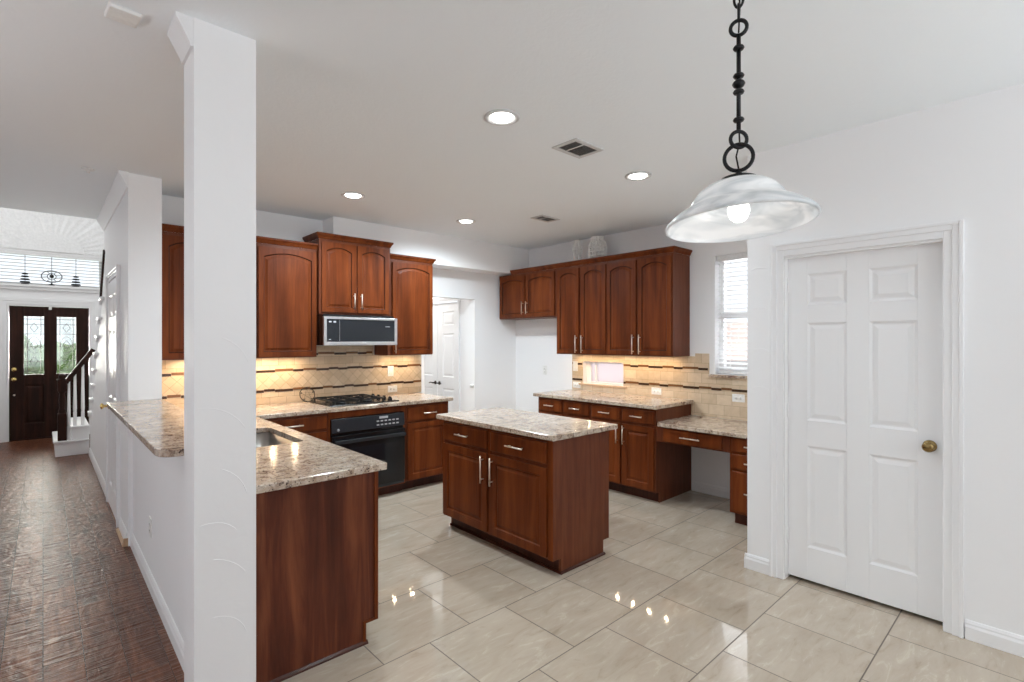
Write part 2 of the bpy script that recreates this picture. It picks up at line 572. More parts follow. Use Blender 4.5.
# ------------------------------------------------------------------ mesh helpers
class MB:
    def __init__(self):
        self.bm = bmesh.new()

    def _mi(self, faces, mi):
        for f in faces:
            f.material_index = mi

    def box(self, x0, x1, y0, y1, z0, z1, mi=0):
        bm = self.bm
        v = [bm.verts.new((x, y, z)) for z in (z0, z1) for y in (y0, y1) for x in (x0, x1)]
        idx = [(0, 2, 3, 1), (4, 5, 7, 6), (0, 1, 5, 4), (2, 6, 7, 3), (0, 4, 6, 2), (1, 3, 7, 5)]
        fs = [bm.faces.new([v[i] for i in q]) for q in idx]
        self._mi(fs, mi)
        return self

    def prism(self, pts, axis, a0, a1, mi=0):
        """pts: polygon in the two other axes (in x,y,z order), extruded along axis"""
        bm = self.bm

        def mk(p, a):
            return {'x': (a, p[0], p[1]), 'y': (p[0], a, p[1]), 'z': (p[0], p[1], a)}[axis]
        A = [bm.verts.new(mk(p, a0)) for p in pts]
        B = [bm.verts.new(mk(p, a1)) for p in pts]
        fs = [bm.faces.new(A[::-1]), bm.faces.new(B)]
        n = len(pts)
        for i in range(n):
            fs.append(bm.faces.new((A[i], A[(i + 1) % n], B[(i + 1) % n], B[i])))
        self._mi(fs, mi)
        bmesh.ops.recalc_face_normals(bm, faces=fs)
        return self

    def tube(self, pts, r, n=8, closed=False, mi=0):
        bm = self.bm
        P = [Vector(p) for p in pts]
        k = len(P)
        R = r if isinstance(r, (list, tuple)) else [r] * k
        rings = []
        prev = None
        for i in range(k):
            if closed:
                t = P[(i + 1) % k] - P[i - 1]
            else:
                t = P[min(i + 1, k - 1)] - P[max(i - 1, 0)]
            t.normalize()
            if prev is None:
                u = t.orthogonal().normalized()
            else:
                u = (prev - t * prev.dot(t))
                if u.length < 1e-6:
                    u = t.orthogonal()
                u.normalize()
            prev = u
            w = t.cross(u)
            rings.append([bm.verts.new(P[i] + (u * cos(2 * pi * j / n) + w * sin(2 * pi * j / n)) * R[i]) for j in range(n)])
        fs = []
        m = k if closed else k - 1
        for i in range(m):
            a, c = rings[i], rings[(i + 1) % k]
            for j in range(n):
                fs.append(bm.faces.new((a[j], a[(j + 1) % n], c[(j + 1) % n], c[j])))
        if not closed:
            fs.append(bm.faces.new(rings[0][::-1]))
            fs.append(bm.faces.new(rings[-1]))
        self._mi(fs, mi)
        for f in fs:
            f.smooth = True
        return self

    def ring(self, c, R, r, nrm=(0, 0, 1), n=28, mi=0, k=8, ry=None):
        nv = Vector(nrm).normalized()
        u = nv.orthogonal().normalized()
        if abs(nv.z) < 0.5:
            u = nv.cross(Vector((0, 0, 1))).normalized()
        w = nv.cross(u)
        c = Vector(c)
        ry = ry or R
        return self.tube([c + u * (R * cos(2 * pi * i / n)) + w * (ry * sin(2 * pi * i / n)) for i in range(n)], r, k, True, mi)

    def lathe(self, prof, c=(0, 0, 0), n=24, axis='z', mi=0, close=False):
        bm = self.bm
        c = Vector(c)
        rings = []
        for (r, h) in prof:
            ring = []
            for j in range(n):
                a = 2 * pi * j / n
                p = {'z': (r * cos(a), r * sin(a), h), 'x': (h, r * cos(a), r * sin(a)), 'y': (r * sin(a), h, r * cos(a))}[axis]
                ring.append(bm.verts.new(c + Vector(p)))
            rings.append(ring)
        fs = []
        m = len(rings)
        for i in range(m if close else m - 1):
            a, d = rings[i], rings[(i + 1) % m]
            for j in range(n):
                fs.append(bm.faces.new((a[j], a[(j + 1) % n], d[(j + 1) % n], d[j])))
        if not close:
            if prof[0][0] > 1e-5:
                fs.append(bm.faces.new(rings[0][::-1]))
            if prof[-1][0] > 1e-5:
                fs.append(bm.faces.new(rings[-1]))
        for f in fs:
            f.smooth = True
        self._mi(fs, mi)
        bmesh.ops.recalc_face_normals(bm, faces=fs)
        return self

    def panel(self, x0, x1, z0, z1, yf, loops, arch=0.0, mi=0, groove=()):
        """concentric loops (inset, depth) of a panel that faces -y; arch: rise of the opening's top.
        the first loop is the plain rectangle (inset 0) in the plane yf"""
        bm = self.bm
        N = 12 if arch > 0 else 1

        def loop(ins, dep, rect):
            a0, a1, b0, b1 = x0 + ins, x1 - ins, z0 + ins, z1 - ins
            pts = [(a0, b0), (a1, b0)]
            for i in range(N + 1):
                t = 1 - 2 * i / N
                x = (a0 + a1) / 2 + t * (a1 - a0) / 2
                if rect or arch <= 0:
                    z = b1
                else:
                    s = abs(t)
                    z = b1 - arch * s * s
                pts.append((x, z))
            return [bm.verts.new((p[0], yf + dep, p[1])) for p in pts]
        L = []
        for i, (ins, dep) in enumerate(loops):
            L.append(loop(ins, dep, i == 0))
        fs = []
        gr = []
        for q, (a, c) in enumerate(zip(L[:-1], L[1:])):
            k = len(a)
            for j in range(k):
                f = bm.faces.new((a[j], a[(j + 1) % k], c[(j + 1) % k], c[j]))
                fs.append(f)
                if q in groove:
                    gr.append(f)
        fs.append(bm.faces.new(L[-1]))
        self._mi(fs, mi)
        self._mi(gr, mi + 1)
        bmesh.ops.recalc_face_normals(bm, faces=fs)
        # make sure the field faces -y
        if fs[-1].normal.y > 0:
            bmesh.ops.reverse_faces(bm, faces=fs)
        return self

    def build(self, name, mats, parent=None, bevel=0.0, seg=2, weld=False):
        if weld:
            bmesh.ops.remove_doubles(self.bm, verts=self.bm.verts, dist=1e-5)
        me = bpy.data.meshes.new(name)
        self.bm.to_mesh(me)
        self.bm.free()
        if not isinstance(mats, (list, tuple)):
            mats = [mats]
        for m in mats:
            me.materials.append(M[m] if isinstance(m, str) else m)
        o = bpy.data.objects.new(name, me)
        COL.objects.link(o)
        if parent:
            o.parent = parent
        if bevel:
            b = o.modifiers.new('bevel', 'BEVEL')
            b.width = bevel
            b.segments = seg
            b.limit_method = 'ANGLE'
            b.angle_limit = radians(40)
        return o


def tag(o, label, cat, group=None):
    o['label'] = label
    o['category'] = cat
    if group:
        o['group'] = group
    return o


def thing(name, label, cat, loc=(0, 0, 0), rz=0.0, group=None):
    o = bpy.data.objects.new(name, None)
    COL.objects.link(o)
    o.location = loc
    o.rotation_euler = (0, 0, rz)
    o.empty_display_size = 0.1
    return tag(o, label, cat, group)


def struct(o, label=None, cat=None):
    o['kind'] = 'structure'
    if label:
        o['label'] = label
        o['category'] = cat or o.name.split('_')[0]
    return o


def copy_tree(o, parent=None):
    c = o.copy()
    COL.objects.link(c)
    if parent:
        c.parent = parent
    for ch in list(o.children):
        copy_tree(ch, c)
    return c


# ------------------------------------------------------------------ the setting
CH = 2.745          # ceiling height
XR = 4.83           # right kitchen wall
YB = 5.15           # kitchen back wall
XP = 3.45           # wall with the white door
YP = 1.42           # its far corner
XH = 0.487          # hall side of the bar wall

struct(MB().box(XH, 5.1, -2.8, 7.1, -0.08, 0).build('floor', 'floor_tile'), 'glossy beige stone-look kitchen floor tiles', 'floor')
struct(MB().box(-4.1, XH, -2.8, 10.9, -0.08, 0).box(XH, 1.9, 7.1, 10.9, -0.08, 0).build('floor', 'floor_wood'), 'dark hand-scraped wooden hall floor', 'floor')
struct(MB().box(-4.1, 0.46, -2.8, 6.65, CH, CH + 0.1).box(0.46, 5.0, -2.8, YB + 0.12, CH, CH + 0.1)
       .box(0.46, 0.6, YB + 0.12, 6.65, CH, CH + 0.1).build('ceiling', 'ceiling'), 'smooth white ceiling with downlights', 'ceiling')
# foyer: two storeys high
struct(MB().box(-1.4, 1.9, 6.65, 10.9, 5.2, 5.3).build('ceiling', 'ceiling'), 'high foyer ceiling', 'ceiling')
struct(MB().box(-4.1, -1.3, 6.65, 6.77, 0, CH).box(-1.3, 1.9, 6.60, 6.65, CH + 0.1, 5.2).build('wall_foyer_header', 'wall'))
struct(MB().box(-1.42, -1.3, 6.77, 10.7, 0, 5.2).build('wall_foyer_left', 'wall'))
struct(MB().box(1.75, 1.87, 5.3, 10.7, 0, 5.2).build('wall_foyer_right', 'wall'))
YF = 10.7
struct(MB().box(-1.42, -0.40, YF, YF + 0.15, 0, 2.37).box(0.575, 1.87, YF, YF + 0.15, 0, 2.37).box(-0.40, 0.575, YF, YF + 0.15, 2.065, 2.37)
       .box(-1.42, -0.55, YF, YF + 0.15, 2.37, 2.87).box(0.73, 1.87, YF, YF + 0.15, 2.37, 2.87)
       .box(-1.42, 1.87, YF, YF + 0.15, 2.87, 5.2).build('wall_entry', 'wall'), 'white wall round the front door', 'wall')
# shell behind and to the left of the camera, with the window openings the daylight comes through
struct(MB().box(-4.1, -0.5, -2.92, -2.8, 0, CH).box(3.1, 3.57, -2.92, -2.8, 0, CH).box(-0.5, 3.1, -2.92, -2.8, 0, 0.6)
       .box(-0.5, 3.1, -2.92, -2.8, 2.5, CH).build('wall_rear', 'wall'))
struct(MB().box(-4.1, -3.98, -2.8, -0.7, 0, CH).box(-4.1, -3.98, 4.3, 6.65, 0, CH).box(-4.1, -3.98, -0.7, 4.3, 0, 0.5)
       .box(-4.1, -3.98, -0.7, 4.3, 2.5, CH).build('wall_left', 'wall'))
# kitchen back wall with the opening to the passage
OX0, OX1, OZ = 3.34, 4.103, 2.05
struct(MB().box(0.66, OX0, YB, YB + 0.12, 0, CH).box(OX1, XR + 0.15, YB, YB + 0.12, 0, CH).box(OX0, OX1, YB, YB + 0.12, OZ, CH)
       .build('wall_back', 'wall'), 'white kitchen back wall behind the cooktop', 'wall')
struct(MB().box(2.11, 2.74, 4.89, YB, 2.56, CH).box(2.74, XR, 4.89, YB, 2.395, CH).build('wall_bulkhead', 'wall'), 'white boxed bulkhead above the opening', 'wall')
# passage
struct(MB().box(OX1, OX1 + 0.12, 5.27, 5.50, 0, 2.45).box(OX1, OX1 + 0.12, 6.60, 7.0, 0, 2.45).box(OX1, OX1 + 0.12, 5.50, 6.60, 2.07, 2.45)
       .build('wall_passage_right', 'wall'), 'white passage wall with double doors', 'wall')
struct(MB().box(2.9, 3.0, 5.27, 7.0, 0, 2.45).build('wall_passage_left', 'wall'))
struct(MB().box(2.9, 4.3, 7.0, 7.1, 0, 2.45).build('wall_passage_end', 'wall'))
struct(MB().box(2.9, 4.3, 5.27, 7.1, 2.45, 2.5).build('ceiling', 'ceiling'))
# right kitchen wall: openings for the tall window and the low window
W1 = (1.52, 2.30, 1.185, 2.345)      # y0,y1,z0,z1
W2 = (3.36, 3.95, 1.0, 1.265)
XO = XR + 0.15
struct(MB().box(XR, XO, 1.3, W1[0], 0, CH).box(XR, XO, W1[0], W1[1], 0, W1[2]).box(XR, XO, W1[0], W1[1], W1[3], CH)
       .box(XR, XO, W1[1], W2[0], 0, CH).box(XR, XO, W2[0], W2[1], 0, W2[2]).box(XR, XO, W2[0], W2[1], W2[3], CH)
       .box(XR, XO, W2[1], YB + 0.12, 0, CH).build('wall_right', 'wall'), 'white kitchen wall with the windows', 'wall')
# wall with the white door, and the return that closes the desk nook
D1 = (0.405, 1.20, 2.045)
struct(MB().box(XP, XP + 0.12, -2.8, D1[0], 0, CH).box(XP, XP + 0.12, D1[1], YP, 0, CH).box(XP, XP + 0.12, D1[0], D1[1], D1[2], CH)
       .box(XP + 0.12, XR, YP - 0.12, YP, 0, CH).build('wall_pantry', 'wall'), 'white wall holding the six-panel door', 'wall')
struct(MB().box(XP + 0.12, XR, 0.0, 0.02, 0, CH).box(XR - 0.02, XR, 0.0, 1.3, 0, CH).build('wall_pantry_inside', 'wall'))
# bar wall, column and hall wall
struct(MB().box(XH, 0.60, 2.43, 4.65, 0, 1.038).build('wall_bar', 'wall', None, 0.004), 'low white wall under the raised bar', 'wall')


def arc_mark(mb, c, r, a0, a1, plane, w=0.0022):
    pts = []
    for i in range(13):
        a = radians(a0 + (a1 - a0) * i / 12)
        if plane == 'y':
            pts.append((c[0] + r * cos(a), c[1], c[2] + r * sin(a)))
        else:
            pts.append((c[0], c[1] + r * cos(a), c[2] + r * sin(a)))
    mb.tube(pts, [w * 0.15] + [w] * 11 + [w * 0.15], 6)


colm = MB().box(0.423, 0.643, 2.245, 2.43, 0, CH)
random.seed(4)
for (z, dx, r_, a0_, a1_) in ((1.50, 0.47, 0.15, 15, 75), (1.20, 0.45, 0.17, 25, 100), (0.985, 0.46, 0.15, 10, 70), (0.80, 0.475, 0.12, 35, 110), (0.60, 0.45, 0.18, 30, 80), (0.42, 0.48, 0.13, 10, 90)):
    arc_mark(colm, (dx, 2.2453, z - 0.12), r_, a0_, a1_, 'y', 0.0015)
struct(colm.build('wall_column', 'wall', None, 0.004), 'square white column at the bar end', 'column')
struct(MB().prism([(4.65, 0), (8.75, 0), (8.75, 0.40), (6.65, 2.12), (6.65, CH), (4.65, CH)], 'x', 0.46, 0.60)
       .box(0.60, 0.665, 4.65, YB, 0, CH).build('wall_hall', 'wall'), 'white hall wall beside the staircase', 'wall')
pa = MB()
for z in (1.98, 1.72, 1.45, 1.2):
    arc_mark(pa, (XP - 0.0003, 1.34, z - 0.1), 0.11, 60, 130, 'x', 0.0016)
struct(pa.build('trim_1', 'wall'), 'trowel strokes in the plaster beside the door', 'trim')


# crown moulding pieces on the hall side of the wall and of the column
def crown_prof(x, s=-1):
    return [(x, CH), (x, CH - 0.11), (x + s * 0.010, CH - 0.11), (x + s * 0.014, CH - 0.095), (x + s * 0.032, CH - 0.06), (x + s * 0.052, CH - 0.022),
            (x + s * 0.058, CH - 0.015), (x + s * 0.058, CH)]


struct(MB().prism([(p[0], p[1]) for p in crown_prof(0.46)], 'y', 4.63, 6.65).build('trim_2', 'trim'), 'white crown moulding along the hall wall', 'trim')
struct(MB().prism([(p[0], p[1]) for p in crown_prof(0.423)], 'y', 2.25, 2.425).build('trim_3', 'trim'), 'short crown moulding on the column', 'trim')


# baseboards
def base_prof(a, s):
    return [(a, 0), (a + s * 0.016, 0), (a + s * 0.016, 0.062), (a + s * 0.011, 0.074), (a + s * 0.011, 0.082), (a + s * 0.005, 0.095), (a, 0.095)]


struct(MB().prism(base_prof(XP, -1), 'y', -2.8, 0.33).build('baseboard_right', 'trim'), 'white baseboard right of the door', 'baseboard')
struct(MB().prism(base_prof(XP, -1), 'y', 1.276, YP + 0.014).prism(base_prof(YP, 1), 'x', XP - 0.014, 4.2).build('baseboard_pantry', 'trim'), 'white baseboard left of the door', 'baseboard')
struct(MB().prism(base_prof(XR, -1), 'y', 1.72, 2.53).build('baseboard_desk', 'trim'), 'white baseboard under the desk', 'baseboard')
struct(MB().prism(base_prof(XH, -1), 'y', 2.43, 4.65).prism(base_prof(0.46, -1), 'y', 4.66, 5.12).prism(base_prof(0.46, -1), 'y', 6.15, 8.75).build('baseboard_hall', 'trim'),
       'white baseboard along the hall wall', 'baseboard')
struct(MB().prism(base_prof(YB, -1), 'x', OX1, XR).prism(base_prof(XR, -1), 'y', 4.05, YB).build('baseboard_back', 'trim'))
tag(MB().box(0.432, 0.462, 4.655, 4.672, 0, 0.06).box(0.426, 0.445, 4.672, 5.1, 0, 0.018).build('shoe_moulding', 'oak', None, 0.003),
    'bare unpainted wood moulding at the foot of the hall wall', 'moulding')


# ------------------------------------------------------------------ panelled doors
def door_slab(mb, w, h, t, cols, rows, mi=0, rec=0.009, two_sided=False):
    """x 0..w, z 0..h, front at y=0 facing -y.  cols, rows: lists of (start, end) of the panels"""
    y0, y1 = 0.0, t
    xs = [0] + [c for p in cols for c in p] + [w]
    zs = [0] + [r for p in rows for r in p] + [h]
    for i in range(0, len(xs), 2):
        mb.box(xs[i], xs[i + 1], y0, y1, 0, h, mi)
    for (a, c) in cols:
        for i in range(0, len(zs), 2):
            mb.box(a, c, y0, y1, zs[i], zs[i + 1], mi)
        for (r0, r1) in rows:
            mb.panel(a, c, r0, r1, y0, [(0, 0), (0.012, rec), (0.02, rec), (0.042, 0.002)], 0, mi)
            mb.box(a, c, y1 - 0.012, y1, r0, r1, mi)
    return mb


ROWS6 = [(0.205, 0.835), (0.995, 1.600), (1.715, 1.905)]


def m90(o, loc):
    o.location = loc
    o.rotation_euler = (0, 0, -pi / 2)
    return o


# door_1: white six-panel door right of the kitchen (faces -X; local x runs toward -Y)
dmb = door_slab(MB(), 0.765, 2.01, 0.035, [(0.112, 0.322), (0.435, 0.655)], ROWS6, 0, 0.007)
d1 = m90(dmb.build('door_1', 'trim', None, 0.0015), (3.498, 1.185, 0.022))
struct(d1, 'white six-panel door with a brass knob', 'door')
kb = MB().lathe([(0.031, 0.0), (0.031, -0.006), (0.024, -0.010), (0.011, -0.014), (0.011, -0.034), (0.018, -0.040), (0.026, -0.048), (0.027, -0.056), (0.021, -0.064), (0.0001, -0.066)],
                (0.707, 0, 0.925), 24, 'y').build('door_knob', 'bronze', d1)
kb['label'] = 'round antique brass knob'
for z in (0.2, 1.0, 1.8):
    MB().box(-0.006, 0.006, -0.012, 0.004, z, z + 0.09).build('hinge', 'trim', d1, 0.001)


def casing(mb, w, y0, y1, ztop, x, s=-1, cw=0.07):
    """two-step casing round an opening y0..y1 in a wall plane x, projecting s"""
    for (a, c, d) in ((0.0, cw - 0.002, 0.012), (cw * 0.45, cw - 0.001, 0.02), (cw * 0.78, cw, 0.026)):
        xa, xb = sorted((x, x + s * d))
        mb.box(xa, xb, y1 + a, y1 + c, 0, ztop + c)
        mb.box(xa, xb, y0 - c, y0 - a, 0, ztop + c)
        mb.box(xa, xb, y0 - a, y1 + a, ztop + a, ztop + c)
    return mb


cs = casing(MB(), 0, D1[0] + 0.012, D1[1] - 0.008, D1[2], XP, -1, 0.082)
cs.box(XP, XP + 0.09, D1[1] - 0.014, D1[1], 0, D1[2]).box(XP, XP + 0.09, D1[0], D1[0] + 0.014, 0, D1[2]).box(XP, XP + 0.09, D1[0], D1[1], D1[2] - 0.014, D1[2])
struct(cs.build('trim_4', 'trim', None, 0.003), 'white stepped casing round the six-panel door', 'trim')

# door_2: pair of narrow white doors in the passage
p = None
for i, (ya, hx) in enumerate(((6.03, 0.46), (6.545, 0.045))):
    dm = door_slab(MB(), 0.505, 2.03, 0.035, [(0.12, 0.385)], ROWS6)
    d2 = m90(dm.build('door_2' if i == 0 else 'door_3', 'trim', None, 0.0015), (OX1 + 0.03, ya, 0.015))
    struct(d2, ('nearer' if i == 0 else 'farther') + ' leaf of the white double doors in the passage', 'door')
    hx = 0.045 if i == 0 else 0.46
    sx = 1 if i == 0 else -1
    h = MB().lathe([(0.026, 0), (0.026, -0.008), (0.01, -0.012), (0.01, -0.045)], (hx, 0, 0.90), 16, 'y')
    h.tube([(hx, -0.045, 0.90), (hx + sx * 0.05, -0.048, 0.905), (hx + sx * 0.1, -0.045, 0.895)], [0.009, 0.008, 0.006], 8)
    h.build('door_lever', 'rustiron', d2)
    if i == 0:
        for z in (0.22, 1.05, 1.78):
            MB().box(0.497, 0.511, -0.010, 0.004, z, z + 0.085).build('hinge', 'nickel', d2, 0.001)
struct(casing(MB(), 0, 5.52, 6.55, 2.05, OX1, -1, 0.06).build('trim_5', 'trim', None, 0.003), 'white casing round the passage doors', 'trim')

# door_4: hall closet door under the stairs, seen edge-on
dm = door_slab(MB(), 0.76, 2.03, 0.03, [(0.105, 0.315), (0.445, 0.655)], ROWS6)
d4 = m90(dm.build('door_4', 'trim', None, 0.0015), (0.447, 6.02, 0.012))
struct(d4, 'white panelled closet door in the hall wall', 'door')
MB().lathe([(0.03, 0), (0.03, -0.006), (0.012, -0.012), (0.012, -0.035), (0.027, -0.048), (0.027, -0.058), (0.0001, -0.066)], (0.055, 0, 0.90), 18, 'y').build('door_knob', 'brass', d4)
struct(casing(MB(), 0, 5.25, 6.03, 2.06, 0.46, -1, 0.07).build('trim_6', 'trim', None, 0.003), 'white casing round the hall closet door', 'trim')

# door_5: dark front door with two leaded lites
W5, H5 = 0.922, 2.03
dm = MB()
XS = [(0.162, 0.385), (0.535, 0.762)]
xs = [0, XS[0][0], XS[0][1], XS[1][0], XS[1][1], W5]
for i in (0, 2, 4):
    dm.box(xs[i], xs[i + 1], 0, 0.045, 0, H5)
for (a, c) in XS:
    dm.box(a, c, 0, 0.045, 0, 0.23)
    dm.box(a, c, 0, 0.045, 0.83, 0.985)
    dm.box(a, c, 0, 0.045, 1.875, H5)
    dm.panel(a, c, 0.23, 0.83, 0, [(0, 0), (0.015, 0.014), (0.028, 0.014), (0.05, 0.003)])
    dm.box(a, c, 0.03, 0.045, 0.23, 0.83)
d5 = dm.build('door_5', 'entry_wood', None, 0.003)
d5.location = (-0.374, YF + 0.02, 0.012)
MB().box(0.0, W5, -0.02, 0.06, -0.012, 0.004).build('threshold', 'entry_wood', d5, 0.002)
struct(d5, 'dark wooden front door with two leaded glass lites', 'door')
for (a, c) in XS:
    g = MB().box(a, c, 0.018, 0.024, 0.985, 1.875).build('glass_lite', 'lead_glass', d5)
    l = MB()
    w = c - a
    mx = (a + c) / 2
    z0, z1 = 0.985, 1.875
    yy = 0.014
    for x in (a + 0.035, c - 0.035):
        l.tube([(x, yy, z0), (x, yy, z1)], 0.005, 6)
    for z in (z0 + 0.05, z0 + 0.2, z0 + 0.42, z0 + 0.62, z1 - 0.12, z1 - 0.04):
        l.tube([(a, yy, z), (c, yy, z)], 0.0045, 6)
    for zc in (z0 + 0.2, z0 + 0.45, z0 + 0.72):
        l.tube([(mx, yy, zc - 0.07), (mx + 0.045, yy, zc), (mx, yy, zc + 0.07), (mx - 0.045, yy, zc)], 0.005, 6, True)
    l.ring((mx, yy, z0 + 0.45), 0.07, 0.003, (0, 1, 0), 20, 0, 6, 0.13)
    l.build('lead_caming', 'caming', g)
for z in (1.07, 0.92):
    MB().lathe([(0.035, 0), (0.033, -0.01), (0.02, -0.016), (0.022, -0.04), (0.03, -0.05), (0.026, -0.062), (0.0001, -0.064)], (0.055, 0, z), 18, 'y').build('door_knob' if z < 1 else 'deadbolt', 'brass', d5)
MB().lathe([(0.014, 0), (0.012, -0.012), (0.0001, -0.014)], (0.055, 0, 0.68), 12, 'y').build('lock_button', 'nickel', d5)
MB().box(0.44, 0.475, -0.02, 0, 1.985, 2.03).build('door_sensor', 'plastic', d5, 0.004)
fc = MB()
for (a, c, d) in ((0.0, 0.098, 0.014), (0.05, 0.1, 0.022)):
    fc.box(-0.40 - c, -0.40 - a, YF - d, YF, 0, 2.065 + c).box(0.575 + a, 0.575 + c, YF - d, YF, 0, 2.065 + c).box(-0.40 - a, 0.575 + a, YF - d, YF, 2.065 + a, 2.065 + c)
fc.box(-0.40, -0.376, YF, YF + 0.12, 0, 2.065).box(0.55, 0.575, YF, YF + 0.12, 0, 2.065).box(-0.376, 0.55, YF, YF + 0.12, 2.045, 2.065)
struct(fc.build('trim_7', 'trim', None, 0.003), 'white casing round the front door', 'trim')
struct(MB().box(-1.2, 1.7, YF - 0.10, YF, 2.335, 2.37).box(-1.2, 1.7, YF - 0.06, YF, 2.29, 2.335).build('trim_8', 'trim', None, 0.006), 'white ledge above the front door', 'trim')

# ------------------------------------------------------------------ windows
# window_1: tall window by the desk
y0, y1, z0, z1 = W1
w1 = MB()
xf = XO - 0.06
for (ya, yb, za, zb) in ((y0, y0 + 0.05, z0, z1), (y1 - 0.05, y1, z0, z1), (y0 + 0.05, y1 - 0.05, z0, z0 + 0.05), (y0 + 0.05, y1 - 0.05, z1 - 0.05, z1),
                         (y0 + 0.05, y1 - 0.05, (z0 + z1) / 2 - 0.03, (z0 + z1) / 2 + 0.03)):
    w1.box(xf, XO, ya, yb, za, zb)
w1 = struct(w1.build('window_1', 'trim', None, 0.003), 'tall white window beside the desk', 'window')
MB().box(XO - 0.03, XO - 0.025, y0 + 0.05, y1 - 0.05, z0 + 0.05, z1 - 0.05).build('pane', 'glass', w1)
tag(MB().box(XR - 0.035, XR + 0.09, y0 - 0.05, y1 + 0.05, z0 - 0.03, z0 - 0.001).build('window_sill', 'granite', None, 0.004), 'speckled granite sill under the tall window', 'sill')
bl = thing('window_blind', 'white slatted blind in the tall window by the desk', 'blind', (XR + 0.05, (y0 + y1) / 2, z1))
hw = (y1 - y0) / 2 - 0.012
MB().box(-0.03, 0.03, -hw, hw, -0.055, -0.001).build('headrail', 'slat', bl, 0.003)
s = MB()
z = z1 - 0.085
while z > z0 + 0.05:
    zz = z - z1
    s.prism([(-0.024, zz - 0.006), (0.0, zz + 0.003), (0.024, zz + 0.007), (0.024, zz + 0.010), (0.0, zz + 0.006), (-0.024, zz - 0.003)], 'y', -hw, hw)
    z -= 0.044
s.build('slats', 'slat', bl)
MB().box(-0.022, 0.022, -hw, hw, z0 - z1 + 0.012, z0 - z1 + 0.034).build('bottom_rail', 'slat', bl, 0.003)
cd = MB()
for yy in (-hw + 0.1, hw - 0.13):
    cd.tube([(-0.026, yy, -0.05), (-0.026, yy, z0 - z1 + 0.02)], 0.0016, 5)
cd.tube([(-0.034, hw - 0.05, -0.05), (-0.034, hw - 0.05, -0.72)], 0.004, 6)
cd.build('cord', 'slat', bl)

# window_2: low window between worktop and wall cabinets
y0, y1, z0, z1 = W2
w2 = MB()
for (ya, yb, za, zb) in ((y0, y0 + 0.02, z0, z1), (y1 - 0.06, y1, z0, z1), (y0 + 0.02, y1 - 0.06, z0, z0 + 0.02), (y0 + 0.02, y1 - 0.06, z1 - 0.02, z1), (y1 - 0.15, y1 - 0.135, z0, z1)):
    w2.box(XO - 0.09, XO - 0.03, ya, yb, za, zb)
w2.box(XR, XO - 0.09, y0, y0 + 0.004, z0, z1).box(XR, XO - 0.09, y1 - 0.004, y1, z0, z1)
w2 = struct(w2.build('window_2', 'trim', None, 0.002), 'low white window under the wall cabinets', 'window')
MB().box(XO - 0.06, XO - 0.055, y0 + 0.02, y1 - 0.06, z0 + 0.02, z1 - 0.02).build('pane', 'reeded', w2)
tag(MB().box(XR - 0.03, XR + 0.07, y0 - 0.05, y1 + 0.05, z0 - 0.022, z0 - 0.001).build('window_sill', 'sill_stone', None, 0.004), 'thin stone sill under the low window', 'sill')

# window_3: transom above the front door
w3 = MB()
for (xa, xb, za, zb) in ((-0.55, -0.50, 2.37, 2.87), (0.68, 0.73, 2.37, 2.87), (-0.50, 0.68, 2.37, 2.40), (-0.50, 0.68, 2.84, 2.87)):
    w3.box(xa, xb, YF + 0.07, YF + 0.13, za, zb)
w3 = struct(w3.build('window_3', 'trim', None, 0.003), 'wide transom window above the front door', 'window')
MB().box(-0.5, 0.68, YF + 0.1, YF + 0.105, 2.40, 2.84).build('pane', 'glass', w3)
tb = thing('window_blind', 'white slatted blind in the transom above the front door', 'blind', (0.09, YF + 0.035, 2.87))
MB().box(-0.63, 0.63, -0.03, 0.03, -0.045, -0.001).build('headrail', 'slat', tb, 0.003)
s = MB()
for i in range(9):
    zz = -0.075 - i * 0.05
    s.prism([(-0.024, zz - 0.008), (0.024, zz + 0.006), (0.024, zz + 0.010), (-0.024, zz - 0.004)], 'x', -0.63, 0.63)
s.build('slats', 'slat_shaded', tb)
# sunburst shade above it
sb = thing('sunburst_shade', 'white pleated sunburst shade above the transom', 'shade', (0.10, YF - 0.002, 2.90))
f = MB()
n = 42
bm = f.bm
inn, out = [], []
for i in range(n + 1):
    a = pi * i / n
    d = -0.02 if i % 2 else -0.012
    inn.append(bm.verts.new((0.38 * cos(a), d * 0.7, 0.30 * sin(a))))
    out.append(bm.verts.new((1.1 * cos(a), d * 1.6, 0.92 * sin(a))))
for i in range(n):
    bm.faces.new((inn[i], out[i], out[i + 1], inn[i + 1]))
f.build('pleats', 'slat', sb)
MB().prism([(0.39 * cos(pi * i / 24), 0.31 * sin(pi * i / 24)) for i in range(25)], 'y', -0.03, -0.002).build('fan_centre', 'slat', sb, 0.008)
# ornaments on the ledge
for i, (x, lab) in enumerate(((-0.20, 'black iron beehive ornament on the ledge, left of the wheel'), (0.385, 'black iron beehive ornament on the ledge, right of the wheel'))):
    o = thing('iron_ornament', lab, 'ornament', (x, YF - 0.06, 2.37), 0, 'iron ornaments above the front door')
    r = MB().lathe([(0.045, 0), (0.045, 0.012), (0.006, 0.016)], n=14)
    for k in range(4):
        rr = 0.058 - 0.008 * k
        r.lathe([(0.008, 0.02 + k * 0.042), (rr, 0.024 + k * 0.042), (rr, 0.044 + k * 0.042), (0.008, 0.048 + k * 0.042)], n=14)
    r.build('body', 'iron', o)
    MB().tube([(0, 0, 0.01), (0, 0, 0.44)], 0.0035, 6).build('rod', 'caming', o)
o = thing('iron_ornament', 'black iron wheel ornament at the middle of the ledge', 'ornament', (0.10, YF - 0.06, 2.37), 0, 'iron ornaments above the front door')
r = MB().lathe([(0.04, 0), (0.04, 0.012), (0.01, 0.03), (0.006, 0.05)], n=14)
r.ring((0, 0, 0.14), 0.12, 0.006, (0, 1, 0), 30, 0, 6, 0.09)
